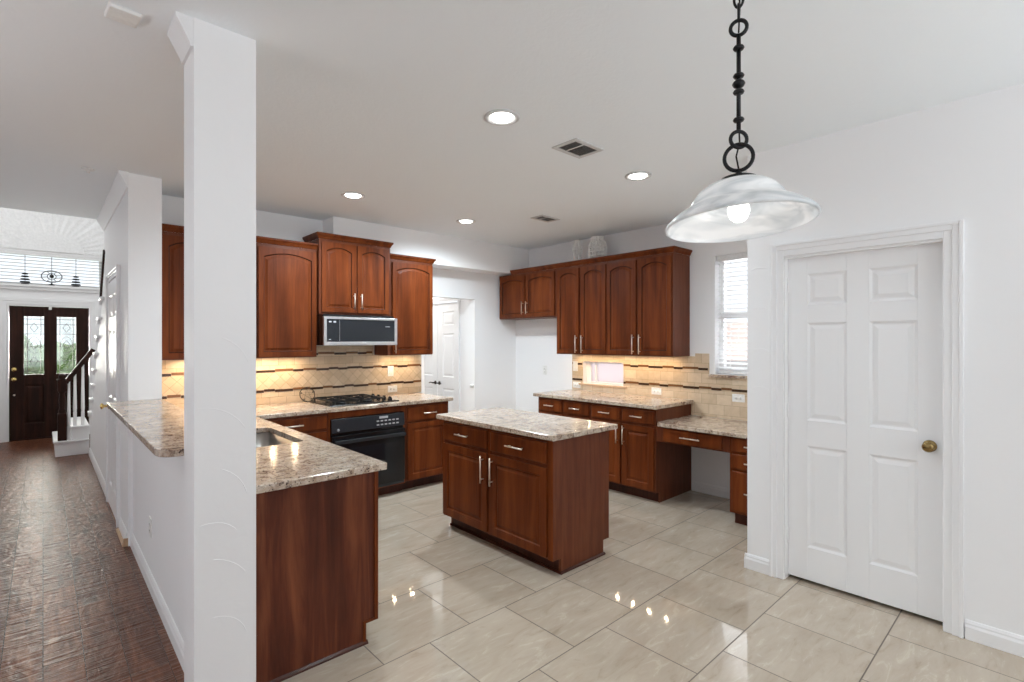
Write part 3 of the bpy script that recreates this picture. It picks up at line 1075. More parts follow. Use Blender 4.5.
r.ring((0, 0, 0.14), 0.05, 0.005, (0, 1, 0), 20, 0, 6)
for a in range(0, 360, 60):
    r.tube([(0.05 * cos(radians(a)), 0, 0.14 + 0.05 * sin(radians(a))), (0.12 * cos(radians(a)), 0, 0.14 + 0.09 * sin(radians(a)))], 0.004, 6)
r.lathe([(0.0001, 0.115), (0.024, 0.13), (0.03, 0.145), (0.012, 0.17), (0.0001, 0.19)], n=12)
r.build('wheel', 'iron', o)
MB().tube([(0, 0, 0.04), (0, 0, 0.44)], 0.0035, 6).build('rod', 'caming', o)

# ------------------------------------------------------------------ outdoors
tag(MB().box(7.6, 7.8, -4, 12, -0.2, 1.80).build('neighbour_wall', 'brick'), 'pinkish brick wall of the house next door outside the windows', 'wall')
tag(MB().box(7.54, 7.6, 2.75, 3.6, 1.0, 1.22).build('neighbour_window', 'grille', None, 0.01), 'small dark window in the brick wall next door', 'window')
lw = MB().box(-14, 7.4, 10.95, 40, -0.3, -0.15).build('lawn', 'lawn')
lw['kind'] = 'stuff'
tag(lw, 'green front lawn seen through the front door glass', 'lawn')
lw.location = (0, 0, -0.35)
hb = MB()
random.seed(8)
for i in range(44):
    x, z = random.uniform(-2.6, 3.0), random.uniform(0.1, 1.45)
    bmesh.ops.create_icosphere(hb.bm, subdivisions=2, radius=random.uniform(0.25, 0.42), matrix=Matrix.Translation((x, 15 + random.uniform(-.3, .3), z)))
for v in hb.bm.verts:
    v.co += Vector((random.uniform(-.04, .04), random.uniform(-.04, .04), random.uniform(-.04, .04)))
tag(hb.build('hedge', 'leaf'), 'leafy green hedge beyond the front door glass', 'hedge')


# ------------------------------------------------------------------ cabinet parts
def handle(parent, x, z, L, vertical, y=0.0, name='handle', lab=False):
    """bar pull on a front whose face is at y"""
    m = MB()
    st = 0.030
    if vertical:
        m.tube([(x, y - st, z - L / 2), (x, y - st, z + L / 2)], 0.0058, 8)
        for s_ in (-1, 1):
            m.tube([(x, y + 0.001, z + s_ * L * 0.36), (x, y - st, z + s_ * L * 0.36)], 0.0045, 8)
    else:
        m.tube([(x - L / 2, y - st, z), (x + L / 2, y - st, z)], 0.0058, 8)
        for s_ in (-1, 1):
            m.tube([(x + s_ * L * 0.36, y + 0.001, z), (x + s_ * L * 0.36, y - st, z)], 0.0045, 8)
    o = m.build(name, 'nickel', parent)
    o['label'] = 'brushed nickel bar handle'
    return o


T = 0.02


def cab_door(parent, x0, x1, z0, z1, arch=0.0, hx=None, hz=None, hl=0.16, yf=-T, st=0.056):
    """raised-panel door whose face is at y = yf (back at 0)"""
    m = MB()
    st = 0.044 if arch > 0 else st
    loops = [(0.0, 0.0), (st, 0.0), (st + 0.006, 0.009), (st + 0.016, 0.009), (st + 0.034, 0.002)]
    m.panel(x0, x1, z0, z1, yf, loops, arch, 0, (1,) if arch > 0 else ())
    m.box(x0, x1, yf + 0.012, -0.0005, z0, z1)
    # the edges between face and back
    for (a, c, p, q) in ((x0, x0 + 0.004, z0, z1), (x1 - 0.004, x1, z0, z1)):
        m.box(a, c, yf + 0.0006, yf + 0.012, p, q)
    m.box(x0 + 0.0003, x1 - 0.0003, yf + 0.0006, yf + 0.012, z0, z0 + 0.004)
    m.box(x0 + 0.0003, x1 - 0.0003, yf + 0.0006, yf + 0.012, z1 - 0.004, z1)
    o = m.build('door', ['cherry', 'glaze'], parent, 0.0022)
    if hx is not None:
        handle(o, hx, hz, hl, True, yf)
    return o


def cab_drawer(parent, x0, x1, z0, z1, hl=0.14, yf=-T, mat='cherry', pull=True):
    m = MB().prism([(x0, z0), (x1, z0), (x1, z1), (x0, z1)], 'y', yf + 0.005, -0.0005)
    m.panel(x0, x1, z0, z1, yf + 0.005, [(0.0, 0.0), (0.006, -0.004), (0.012, -0.005)])
    o = m.build('drawer', mat, parent, 0.0015)
    if pull:
        handle(o, (x0 + x1) / 2, (z0 + z1) / 2, hl, False, yf)
    return o


def carcass(parent, w, d, z0, z1, toe=0.0, mats=('cherry_side',), x_in=0.0):
    """box 0..w, 0..d, z0..z1 with a face frame look; toe: recessed plinth height"""
    m = MB().box(x_in, w - x_in, 0, d, z0, z1)
    o = m.build('carcass', mats, parent, 0.0015)
    if toe:
        MB().box(0.0, w, 0.075, d, 0.0, z0).build('toe_kick', 'toe', parent, 0.001)
    return o


def crown(parent, w, d, z0, left=True, right=True, ext=0.0, h=0.055):
    """cornice on top of a wall cabinet, mitred round its front corners"""
    prof = [(0.0, 0.0), (0.006, 0.002), (0.010, 0.012), (0.016, 0.026), (0.025, 0.036), (0.028, 0.042), (0.028, h), (0.0, h)]
    m = MB()
    bm = m.bm
    st = []
    path = []
    if left:
        path.append(((0, d), (-1, 0)))
        path.append(((0, 0), (-1, -1)))
    else:
        path.append(((0, 0), (0, -1)))
    if right:
        path.append(((w, 0), (1, -1)))
        path.append(((w, d), (1, 0)))
    else:
        path.append(((w, 0), (0, -1)))
    for (p, nrm) in path:
        st.append([bm.verts.new((p[0] + nrm[0] * q[0], p[1] + nrm[1] * q[0], z0 + q[1])) for q in prof])
    k = len(prof)
    for a, c in zip(st[:-1], st[1:]):
        for j in range(k):
            bm.faces.new((a[j], a[(j + 1) % k], c[(j + 1) % k], c[j]))
    bm.faces.new(st[0])
    bm.faces.new(st[-1][::-1])
    bmesh.ops.recalc_face_normals(bm, faces=bm.faces[:])
    return m.build('crown_moulding', 'cherry', parent)


# ------------------------------------------------------------------ wall cabinets over the cooktop run
UP = 'wall cabinets along the cooktop wall'
ZU = 1.357
c = thing('wall_cabinet', 'cherry wall cabinet at the far left, partly hidden by the column', 'cabinet', (0.672, 4.85, 0), 0, UP)
carcass(c, 0.72, 0.295, ZU, 2.385)
cab_door(c, 0.02, 0.355, ZU + 0.012, 2.355, 0.042, 0.33, 1.46)
cab_door(c, 0.365, 0.70, ZU + 0.012, 2.355, 0.042, 0.39, 1.46)
crown(c, 0.72, 0.295, 2.385, False, False)
c = thing('wall_cabinet', 'wide single-door cherry wall cabinet just right of the column', 'cabinet', (1.394, 4.85, 0), 0, UP)
carcass(c, 0.535, 0.295, ZU, 2.385)
cab_door(c, 0.010, 0.526, ZU + 0.012, 2.355, 0.042, None, None)
crown(c, 0.535, 0.295, 2.385, False, False)
c = thing('wall_cabinet', 'raised two-door cherry wall cabinet above the microwave', 'cabinet', (1.932, 4.80, 0), 0, UP)
carcass(c, 0.752, 0.345, 1.768, 2.49)
cab_door(c, 0.022, 0.366, 1.79, 2.462, 0.038, 0.340, 1.90)
cab_door(c, 0.386, 0.730, 1.79, 2.462, 0.038, 0.416, 1.90)
crown(c, 0.752, 0.345, 2.49, True, True)
c = thing('wall_cabinet', 'narrow single-door cherry wall cabinet right of the microwave', 'cabinet', (2.686, 4.85, 0), 0, UP)
carcass(c, 0.566, 0.295, ZU, 2.385)
cab_door(c, 0.052, 0.556, ZU + 0.012, 2.355, 0.042, 0.07, 1.46)
crown(c, 0.566, 0.295, 2.385, False, True)

# ------------------------------------------------------------------ wall cabinets on the right wall (face -X)
RU = 'wall cabinets along the window wall'
XF = 4.50
def right(yl):
    return (XF, yl, 0), -pi / 2
dR = XR - XF - 0.003
loc, rz = right(5.115)
c = thing('wall_cabinet', 'short two-door cherry wall cabinet in the far corner of the window wall', 'cabinet', loc, rz, RU)
carcass(c, 1.03, dR, 1.80, 2.375)
cab_door(c, 0.03, 0.50, 1.815, 2.345, 0.03, 0.475, 1.93)
cab_door(c, 0.525, 1.01, 1.815, 2.345, 0.03, 0.55, 1.93)
# the crown stops where the bulkhead passes over the cabinet
mc = crown(c, 0.79, dR, 2.375, False, False)
mc.location = (0.24, 0, 0)
loc, rz = right(4.083)
c = thing('wall_cabinet', 'tall two-door cherry wall cabinet at the middle of the window wall', 'cabinet', loc, rz, RU)
carcass(c, 0.737, dR, ZU, 2.375)
cab_door(c, 0.022, 0.352, ZU + 0.012, 2.345, 0.042, 0.325, 1.475, 0.2)
cab_door(c, 0.385, 0.727, ZU + 0.012, 2.345, 0.042, 0.412, 1.475, 0.2)
crown(c, 0.737, dR, 2.375, False, False)
loc, rz = right(3.344)
c = thing('wall_cabinet', 'tall two-door cherry wall cabinet nearest the tall window', 'cabinet', loc, rz, RU)
carcass(c, 0.784, dR, ZU, 2.375)
cab_door(c, 0.006, 0.372, ZU + 0.012, 2.345, 0.042, 0.345, 1.475, 0.2)
cab_door(c, 0.398, 0.768, ZU + 0.012, 2.345, 0.042, 0.425, 1.475, 0.2)
crown(c, 0.784, dR, 2.375, False, True)

# ------------------------------------------------------------------ base cabinets, cooktop run (face -Y)
YC = 4.46
BG = 'base cabinets along the cooktop wall'
dB = YB - YC - 0.003
c = thing('base_cabinet', 'cherry base cabinet left of the oven, in the corner', 'cabinet', (1.235, YC, 0), 0, BG)
carcass(c, 0.64, dB, 0.10, 0.868, 0.1)
cab_drawer(c, 0.03, 0.625, 0.725, 0.845, 0.16)
cab_door(c, 0.03, 0.32, 0.115, 0.705, 0, 0.295, 0.62)
cab_door(c, 0.335, 0.625, 0.115, 0.705, 0, 0.36, 0.62)
c = thing('oven_cabinet', 'cherry housing cabinet around the black oven', 'cabinet', (1.877, YC, 0), 0, BG)
m = MB().box(0, 0.02, 0, dB, 0.088, 0.868).box(0.768, 0.788, 0, dB, 0.088, 0.868).box(0.02, 0.768, 0, dB, 0.088, 0.100).box(0.02, 0.768, 0, dB, 0.808, 0.868).box(0.02, 0.768, dB - 0.01, dB, 0.100, 0.808)
m.build('carcass', 'cherry', c, 0.0015)
MB().box(0, 0.788, 0.06, dB, 0, 0.088).build('toe_kick', 'toe', c, 0.001)
c = thing('base_cabinet', 'cherry base cabinet right of the oven', 'cabinet', (2.667, YC, 0), 0, BG)
carcass(c, 0.525, dB, 0.10, 0.868, 0.1)
cab_drawer(c, 0.022, 0.512, 0.70, 0.845, 0.15)
cab_door(c, 0.022, 0.512, 0.112, 0.682, 0, None, None)

# built-in oven
o = thing('oven', 'black built-in oven under the gas cooktop', 'oven', (1.899, YC, 0.102))
MB().box(0.0, 0.744, -0.004, 0.5, 0, 0.70).build('body', 'blackgloss', o, 0.003)
cp = MB().prism([(-0.03, 0.575), (-0.0045, 0.575), (-0.0045, 0.70), (-0.022, 0.70)], 'x', 0.0, 0.744).build('control_panel', 'blackpanel', o, 0.003)
for i in range(6):
    for j in range(2):
        MB().box(0.44 + i * 0.042, 0.465 + i * 0.042, -0.0315 + j * 0.002, -0.022, 0.60 + j * 0.035, 0.612 + j * 0.035).build('button', 'grey_mark', cp)
MB().box(0.47, 0.56, -0.0275, -0.02, 0.664, 0.684).build('clock_display', 'grey_mark', cp)
MB().lathe([(0.012, 0), (0.012, -0.004), (0.0001, -0.0045)], (0.06, -0.028, 0.60), 16, 'y').build('badge', 'grey_mark', cp)
dr = MB().box(0.0, 0.744, -0.035, -0.005, 0.035, 0.548)
dr = dr.build('door', 'blackgloss', o, 0.004)
MB().box(0.09, 0.654, -0.0375, -0.0345, 0.11, 0.42).build('window', 'blackglass', dr, 0.001)
MB().box(0.012, 0.732, -0.080, -0.058, 0.478, 0.512).box(0.03, 0.06, -0.06, -0.034, 0.483, 0.507).box(0.684, 0.714, -0.06, -0.034, 0.483, 0.507).build('handle', 'blackpanel', dr, 0.006)
MB().box(0.0, 0.744, -0.02, -0.0045, 0.0, 0.03).build('vent_strip', 'blackpanel', o, 0.003)

# low-profile microwave
mw = thing('microwave', 'stainless steel microwave under the raised cabinet', 'microwave', (1.932, 4.715, 1.468))
MB().box(0.0, 0.75, 0.0, 0.42, 0.0, 0.296).build('body', 'blackgloss', mw, 0.003)
fr = MB()
fr.box(0, 0.775, -0.03, -0.0005, 0.0, 0.035).box(0, 0.775, -0.03, -0.0005, 0.25, 0.275).box(0, 0.03, -0.03, -0.0005, 0.035, 0.25).box(0.745, 0.775, -0.03, -0.0005, 0.035, 0.25)
fr.build('steel_frame', 'steel', mw, 0.003)
gd = MB().box(0.03, 0.745, -0.024, -0.001, 0.035, 0.25).build('door', 'blackglass', mw, 0.001)
for (xa, xb, za, zb, nm) in ((0.05, 0.075, 0.218, 0.232, 'button'), (0.095, 0.12, 0.218, 0.232, 'button'), (0.64, 0.69, 0.185, 0.19, 'logo'), (0.05, 0.07, 0.055, 0.06, 'button'), (0.155, 0.1565, 0.04, 0.245, 'door_seam')):
    MB().box(xa, xb, -0.0255, -0.0238, za, zb).build(nm, 'grey_mark', gd)

# ------------------------------------------------------------------ peninsula base (its doors face +X)
pc = thing('peninsula_cabinet', 'cherry peninsula cabinet with a plain end panel below the sink worktop', 'cabinet', (1.245, 2.36, 0), pi / 2)
# local x runs toward +Y, local y toward -X
m = MB().box(0.02, 2.08, 0.0, 0.60, 0.10, 0.66).box(0.02, 0.60, 0.0, 0.60, 0.66, 0.869).box(1.56, 2.08, 0, 0.60, 0.66, 0.869).box(0.60, 1.56, 0.0, 0.03, 0.66, 0.869)
m.build('carcass', 'cherry_side', pc, 0.0015)
MB().box(0.02, 2.08, 0.06, 0.60, 0, 0.1).build('toe_kick', 'toe', pc, 0.001)
m = MB().prism([(0.06, 0.0), (0.06, 0.1), (-0.002, 0.1), (-0.002, 0.869), (0.64, 0.869), (0.64, 0.0)], 'x', 0.0, 0.02)
e = m.build('end_panel', 'walnut_panel', pc, 0.001)
e['label'] = 'plain end panel with dark streaky grain'
em = MB().prism([(-0.006, 0.10), (0.016, 0.10), (0.016, 0.869), (-0.006, 0.869)], 'x', -0.007, 0.0).prism([(0.016, 0.10), (0.075, 0.10), (0.075, 0.113), (0.016, 0.113)], 'x', -0.007, 0.0) \
    .prism([(0.060, 0.0), (0.075, 0.0), (0.075, 0.10), (0.060, 0.10)], 'x', -0.007, 0.0)
em.build('edge_moulding', 'cherry', pc, 0.002)
MB().prism([(0.0, 0.0), (-0.014, 0.0), (-0.012, 0.008), (0.0, 0.016)], 'y', 0.052, 0.60).build('shoe_moulding', 'toe', pc)
for (a, b) in ((0.03, 0.56), (0.58, 1.07), (1.09, 1.58), (1.60, 2.05)):
    cab_door(pc, a, b, 0.115, 0.70, 0, b - 0.03, 0.6)
    cab_drawer(pc, a, b, 0.72, 0.86)

# ------------------------------------------------------------------ island (doors face -X)
IX, IY = 2.395, 3.405
isl = thing('island_cabinet', 'cherry kitchen island cabinet with two drawers over two doors', 'cabinet', (IX, IY, 0), -pi / 2)
iw, idp = 1.205, 0.585
m = MB().box(0.02, iw - 0.02, 0, idp, 0.10, 0.878).build('carcass', 'cherry_side', isl, 0.0015)
MB().box(0.02, iw - 0.02, 0.07, idp - 0.065, 0, 0.10).build('toe_kick', 'toe', isl, 0.001)
sp_prof = [(0.07, 0.0), (0.07, 0.1), (-0.003, 0.1), (-0.003, 0.878), (idp, 0.878), (idp, 0.1), (idp - 0.065, 0.1), (idp - 0.065, 0.0)]
MB().prism(sp_prof, 'x', 0.0, 0.02).build('side_panel', 'cherry_side', isl, 0.0015)
MB().prism(sp_prof, 'x', iw - 0.02, iw).build('side_panel', 'cherry_side', isl, 0.0015)
MB().prism([(0.0, 0.0), (0.012, 0.0), (0.010, 0.010), (0.0, 0.016)], 'y', 0.06, idp - 0.055).build('shoe_moulding', 'toe', isl).location = (iw, 0, 0)
MB().box(0.0, iw, 0.058, 0.07, 0, 0.016).build('shoe_moulding', 'toe', isl, 0.003)
cab_drawer(isl, 0.012, 0.555, 0.715, 0.855, 0.15)
cab_drawer(isl, 0.600, 1.155, 0.715, 0.855, 0.17)
cab_door(isl, 0.012, 0.560, 0.115, 0.690, 0, 0.525, 0.57, 0.2)
cab_door(isl, 0.595, 1.155, 0.115, 0.690, 0, 0.630, 0.57, 0.2)
MB().box(0.562, 0.593, -0.006, 0, 0.10, 0.87).build('face_stile', 'cherry', isl, 0.001)
MB().box(1.16, 1.203, -0.006, 0, 0.10, 0.878).build('face_stile', 'cherry', isl, 0.001)

# ------------------------------------------------------------------ base cabinets on the right wall (face -X)
XL = 4.165
dL = XR - XL - 0.003
RB = 'base cabinets along the window wall'
c = thing('base_cabinet', 'cherry base cabinet at the far end of the window wall, behind the island', 'cabinet', (XL, 4.06, 0), -pi / 2, RB)
carcass(c, 0.755, dL, 0.10, 0.878, 0.1)
cab_drawer(c, 0.025, 0.365, 0.73, 0.855, 0.13)
cab_drawer(c, 0.395, 0.74, 0.73, 0.855, 0.13)
cab_door(c, 0.025, 0.368, 0.118, 0.705, 0, 0.34, 0.6, 0.18)
cab_door(c, 0.392, 0.74, 0.118, 0.705, 0, 0.42, 0.6, 0.18)
c = thing('base_cabinet', 'cherry base cabinet on the window wall beside the desk knee space', 'cabinet', (XL, 3.303, 0), -pi / 2, RB)
carcass(c, 0.748, dL, 0.10, 0.878, 0.1)
MB().prism([(0.06, 0.0), (0.06, 0.1), (-0.002, 0.1), (-0.002, 0.878), (dL, 0.878), (dL, 0.0)], 'x', 0.7485, 0.760).build('end_panel', 'cherry_side', c, 0.001)
cab_drawer(c, 0.02, 0.37, 0.73, 0.855, 0.13)
cab_drawer(c, 0.395, 0.745, 0.73, 0.855, 0.13)
cab_door(c, 0.02, 0.372, 0.118, 0.705, 0, 0.345, 0.6, 0.18)
cab_door(c, 0.393, 0.745, 0.118, 0.705, 0, 0.42, 0.6, 0.18)

# desk: drawer rail across the knee space, and a drawer stack
dk = thing('desk_cabinet', 'cherry desk unit with a pencil drawer over the knee space and a drawer stack', 'desk', (XL, 2.54, 0), -pi / 2)
MB().box(0.0, 0.682, 0.0, dL, 0.585, 0.728).build('rail', 'cherry_side', dk, 0.0015)
cab_drawer(dk, 0.075, 0.625, 0.598, 0.716, 0.18)
m = MB().box(0.684, 1.10, 0.0, dL, 0.10, 0.728).build('carcass', 'cherry', dk, 0.0015)
MB().box(0.70, 1.10, 0.06, dL, 0.0, 0.10).build('toe_kick', 'toe', dk, 0.001)
for (za, zb) in ((0.605, 0.715), (0.465, 0.585), (0.12, 0.445)):
    cab_drawer(dk, 0.705, 1.085, za, zb, 0.15)


# ------------------------------------------------------------------ worktops
def slab(name, outer, holes, z0, z1, label, bevel=0.004):
    bm = bmesh.new()
    edges = []
    for loop in [outer] + holes:
        vs = [bm.verts.new((p[0], p[1], z0)) for p in loop]
        for i in range(len(vs)):
            edges.append(bm.edges.new((vs[i], vs[(i + 1) % len(vs)])))
    bmesh.ops.triangle_fill(bm, use_beauty=True, use_dissolve=False, edges=edges)
    bmesh.ops.dissolve_limit(bm, angle_limit=0.01, verts=bm.verts[:], edges=bm.edges[:]) if not holes else None
    r = bmesh.ops.extrude_face_region(bm, geom=bm.faces[:])
    bmesh.ops.translate(bm, vec=(0, 0, z1 - z0), verts=[g for g in r['geom'] if isinstance(g, bmesh.types.BMVert)])
    bmesh.ops.recalc_face_normals(bm, faces=bm.faces[:])
    mb = MB()
    mb.bm.free()
    mb.bm = bm
    o = mb.build(name, 'granite', None, bevel, 3)
    return tag(o, label, 'worktop')


def rrect(x0, x1, y0, y1, r, n=5):
    pts = []
    for (cx, cy, a0) in ((x1 - r, y1 - r, 0), (x0 + r, y1 - r, 90), (x0 + r, y0 + r, 180), (x1 - r, y0 + r, 270)):
        for i in range(n + 1):
            a = radians(a0 + 90 * i / n)
            pts.append((cx + r * cos(a), cy + r * sin(a)))
    return pts


ZT = 0.905     # sink and cooktop worktop
ZR = 0.914     # island and window-wall worktops
SX0, SX1, SY0, SY1 = 0.76, 1.165, 3.10, 3.78
slab('worktop', [(0.646, 2.275), (1.258, 2.275), (1.258, 4.425), (3.235, 4.425), (3.235, YB - 0.012), (0.668, YB - 0.012), (0.668, 4.66), (0.604, 4.66), (0.604, 2.435), (0.646, 2.435)],
     [rrect(SX0, SX1, SY0, SY1, 0.05)], ZT - 0.034, ZT, 'speckled beige granite worktop wrapping from the sink peninsula to the cooktop')
slab('worktop', rrect(2.345, 3.03, 2.155, 3.455, 0.012, 3), [], ZR - 0.034, ZR, 'speckled beige granite top on the island')
slab('worktop', [(4.115, 2.515), (XR - 0.012, 2.515), (XR - 0.012, 4.10), (4.115, 4.10)], [], ZR - 0.034, ZR, 'speckled granite worktop under the low window')
slab('worktop', [(4.115, YP + 0.002), (XR - 0.012, YP + 0.002), (XR - 0.012, 2.54), (XL + 0.02, 2.54), (XL + 0.02, 2.50), (4.115, 2.50)], [], 0.730, 0.762, 'lower speckled granite desk top under the tall window')
bar = [(0.335, 2.515), (0.343, 2.475), (0.365, 2.447), (0.40, 2.435), (0.664, 2.435), (0.664, 4.645), (0.455, 4.645), (0.455, 4.63), (0.335, 4.63)]
slab('bar_top', bar, [], 1.040, 1.072, 'raised polished granite bar top on the low white wall')

# sink
sk = thing('sink', 'undermount steel sink set in the peninsula worktop', 'sink', ((SX0 + SX1) / 2, (SY0 + SY1) / 2, ZT - 0.034))
bm_ = MB()
b = bm_.bm
cx, cy = (SX0 + SX1) / 2, (SY0 + SY1) / 2
L = []
for (g, z, r) in ((0.018, -0.001, 0.06), (0.002, -0.001, 0.055), (0.0, -0.16, 0.05), (-0.025, -0.195, 0.05), (-0.12, -0.20, 0.03)):
    L.append([b.verts.new((p[0] - cx, p[1] - cy, z)) for p in rrect(SX0 - g, SX1 + g, SY0 - g, SY1 + g, r)])
for a, c_ in zip(L[:-1], L[1:]):
    k = len(a)
    for j in range(k):
        b.faces.new((a[j], a[(j + 1) % k], c_[(j + 1) % k], c_[j])).smooth = True
b.faces.new(L[-1])
bmesh.ops.recalc_face_normals(b, faces=b.faces[:])
bmesh.ops.reverse_faces(b, faces=b.faces[:]) if b.faces[:][-1].normal.z < 0 else None
bm_.build('bowl', 'sinksteel', sk)
MB().lathe([(0.045, -0.199), (0.045, -0.196), (0.035, -0.196), (0.03, -0.199), (0.0001, -0.199)], n=20).build('drain', 'steel', sk)
# faucet, its spout tip showing past the column
fa = thing('faucet', 'dark curved kitchen faucet beside the sink, mostly behind the column', 'faucet', (0.714, 3.42, ZT))
MB().lathe([(0.032, 0), (0.032, 0.012), (0.022, 0.02), (0.02, 0.11), (0.016, 0.12)], n=18).build('base', 'rustiron', fa)
pts = [(0, 0, 0.1), (0, 0, 0.22)] + [(0.125 - 0.125 * cos(radians(a)), 0, 0.22 + 0.10 * sin(radians(a))) for a in range(15, 171, 15)] + [(0.252, 0, 0.20), (0.256, 0, 0.175)]
MB().tube(pts, 0.012, 10).build('spout', 'rustiron', fa)
MB().tube([(0, 0.02, 0.08), (0.0, 0.05, 0.085), (0.0, 0.09, 0.12)], [0.009, 0.008, 0.006], 8).build('lever', 'rustiron', fa)

# ------------------------------------------------------------------ cooktop
ct = thing('gas_cooktop', 'black four-burner gas cooktop set in the worktop', 'cooktop', (2.28, 4.765, ZT))
MB().box(-0.355, 0.355, -0.245, 0.245, 0.0, 0.012).build('plate', 'blackgloss', ct, 0.005)
for (bx, by) in ((-0.2, -0.115), (-0.2, 0.115), (0.07, -0.115), (0.07, 0.115)):
    MB().lathe([(0.05, 0.0125), (0.05, 0.022), (0.036, 0.026), (0.036, 0.034), (0.0001, 0.036)], (bx, by, 0), 18).build('burner', 'iron', ct)
for gx in (-0.2, 0.07):
    g = MB()
    for (a, c_) in (((-0.125, -0.225), (0.125, -0.225)), ((-0.125, 0.225), (0.125, 0.225)), ((-0.125, 0.0), (0.125, 0.0)), ((-0.125, -0.225), (-0.125, 0.225)), ((0.125, -0.225), (0.125, 0.225)),
                    ((0, -0.225), (0, -0.06)), ((0, 0.06), (0, 0.225)), ((-0.125, -0.115), (-0.04, -0.115)), ((0.125, -0.125), (0.04, -0.125)), ((-0.125, 0.125), (-0.04, 0.125)), ((0.125, 0.125), (0.04, 0.125))):
        xa, xb = sorted((a[0], c_[0]))
        ya, yb = sorted((a[1], c_[1]))
        g.box(gx + xa - 0.006, gx + xb + 0.006, ya - 0.006, yb + 0.006, 0.038, 0.050)
    for fx in (-0.118, 0.118):
        for fy in (-0.22, 0.22):
            g.box(gx + fx - 0.008, gx + fx + 0.008, fy - 0.008, fy + 0.008, 0.012, 0.039)
    g.build('grate', 'iron', ct, 0.002)
for ky in (-0.18, -0.06, 0.06, 0.18):
    MB().lathe([(0.022, 0.0125), (0.022, 0.02), (0.018, 0.038), (0.0001, 0.040)], (0.285, ky, 0), 16).box(0.282, 0.288, ky - 0.02, ky + 0.02, 0.038, 0.048).build('knob', 'blackgloss', ct)

# wheel-shaped trivet leaning on the backsplash
tv = thing('wire_trivet', 'round dark wire trivet with a star leaning on the backsplash beside the cooktop', 'trivet', (1.925, 5.05, ZT))
t = MB()
R = 0.072
t.ring((0, 0, R + 0.006), R, 0.004, (0, 1, 0), 30)
st = [(0.062 * sin(2 * pi * i * 2 / 5), 0, R + 0.006 + 0.062 * cos(2 * pi * i * 2 / 5)) for i in range(5)]
t.tube(st, 0.0028, 6, True)
for i in range(5):
    a = 2 * pi * i / 5
    t.ring((0.066 * sin(a), -0.003, R + 0.006 + 0.066 * cos(a)), 0.010, 0.003, (0, 1, 0), 12, 0, 6)
for sx in (-0.03, 0.03):
    t.tube([(sx, 0.0, 0.012), (sx, -0.03, 0.004), (sx, -0.05, 0.004)], 0.003, 6)
tw = t.build('ring', 'rustiron', tv)
tw.rotation_euler = (radians(-18), 0, 0)

# ------------------------------------------------------------------ backsplashes
def bands(plane, a0, a1, zs, off, wall, skip=()):
    """staggered mosaic strips: little bars proud of the tile"""
    m = MB()
    random.seed(int(a0 * 100) + int(off * 10))
    for z in zs:
        a = a0
        up = 0
        while a < a1 - 0.01:
            L_ = min(random.choice((0.10, 0.13, 0.17)), a1 - a)
            mi = 1 if (up and random.random() < 0.75) else 0
            dz = 0.004 if up else -0.004
            up = 1 - up
            hit = any(s0 < (a + L_ / 2) < s1 and zz0 < z < zz1 for (s0, s1, zz0, zz1) in skip)
            if not hit:
                # a dark bar above or below its pale partner
                if plane == 'xz':
                    m.box(a, a + L_ - 0.002, wall - 0.013, wall - 0.003, z + dz - 0.012, z + dz + 0.011, mi)
                else:
                    m.box(wall - 0.013, wall - 0.003, a, a + L_ - 0.002, z + dz - 0.012, z + dz + 0.011, mi)
            a += L_
    return m


MATS_M = ['mosaic_dark', 'mosaic_mid', 'mosaic_tan']
M['trav_xz'] = travertine_mat('travertine_stove', 0.152, 0.076, 'xz', loc=(0, 0.018, 0))
M['trav_diag'] = travertine_mat('travertine_diagonal', 0.075, 0.075, 'xz', True, (0, 0.009, 0))
M['trav_yz'] = travertine_mat('travertine_window', 0.152, 0.10, 'yz', loc=(0, 0.01, 0))
ZB1, ZB2 = 1.225, 1.035
bs = MB()
yb0, yb1 = YB - 0.009, YB - 0.0005
bs.box(0.668, 3.291, yb0, yb1, ZT + 0.001, ZB2, 0).box(0.668, 3.291, yb0, yb1, ZB2, ZB1, 1).box(0.668, 3.291, yb0, yb1, ZB1, ZU - 0.002, 0).box(1.925, 2.675, yb0, yb1, ZU - 0.002, 1.46, 0)
bs = struct(bs.build('wall_backsplash_stove', ['trav_xz', 'trav_diag']), 'tan travertine backsplash with diagonal tiles behind the cooktop', 'backsplash')
bands('xz', 0.672, 3.287, (ZB1, ZB2), 1, YB).build('mosaic_band', MATS_M, bs)
bands('xz', 1.96, 2.66, (1.383,), 2, YB).build('mosaic_band', MATS_M, bs)
bs = MB()
xb0, xb1 = XR - 0.009, XR - 0.0005
bs.box(xb0, xb1, 2.545, 4.117, ZR + 0.001, W2[2] - 0.024).box(xb0, xb1, 2.50, W2[0], W2[2] - 0.024, ZU - 0.002).box(xb0, xb1, W2[1], 4.117, W2[2] - 0.024, ZU - 0.002).box(xb0, xb1, W2[0], W2[1], W2[3], ZU - 0.002)
bs.box(xb0, xb1, 2.517, 2.5425, 0.763, ZR - 0.036).box(xb0, xb1, 2.517, 2.545, ZR + 0.001, W2[2] - 0.024).box(xb0, xb1, 2.50, 2.517, 0.763, W2[2] - 0.024).box(xb0, xb1, YP, 2.50, 0.763, W1[2] - 0.031).box(xb0, xb1, W1[1] + 0.055, 2.50, W1[2] - 0.031, 1.385).box(xb0, xb1, YP, 1.46, W1[2] - 0.031, 1.385)
bs = struct(bs.build('wall_backsplash_window', ['trav_yz']), 'tan travertine backsplash below the windows', 'backsplash')
bands('yz', W1[1] + 0.065, W2[0] - 0.003, (1.235,), 3, XR).build('mosaic_band', MATS_M, bs)
bands('yz', W2[1] + 0.003, 4.112, (1.235,), 4, XR).build('mosaic_band', MATS_M, bs)
bands('yz', YP + 0.01, W2[0] - 0.003, (1.045,), 5, XR).build('mosaic_band', MATS_M, bs)
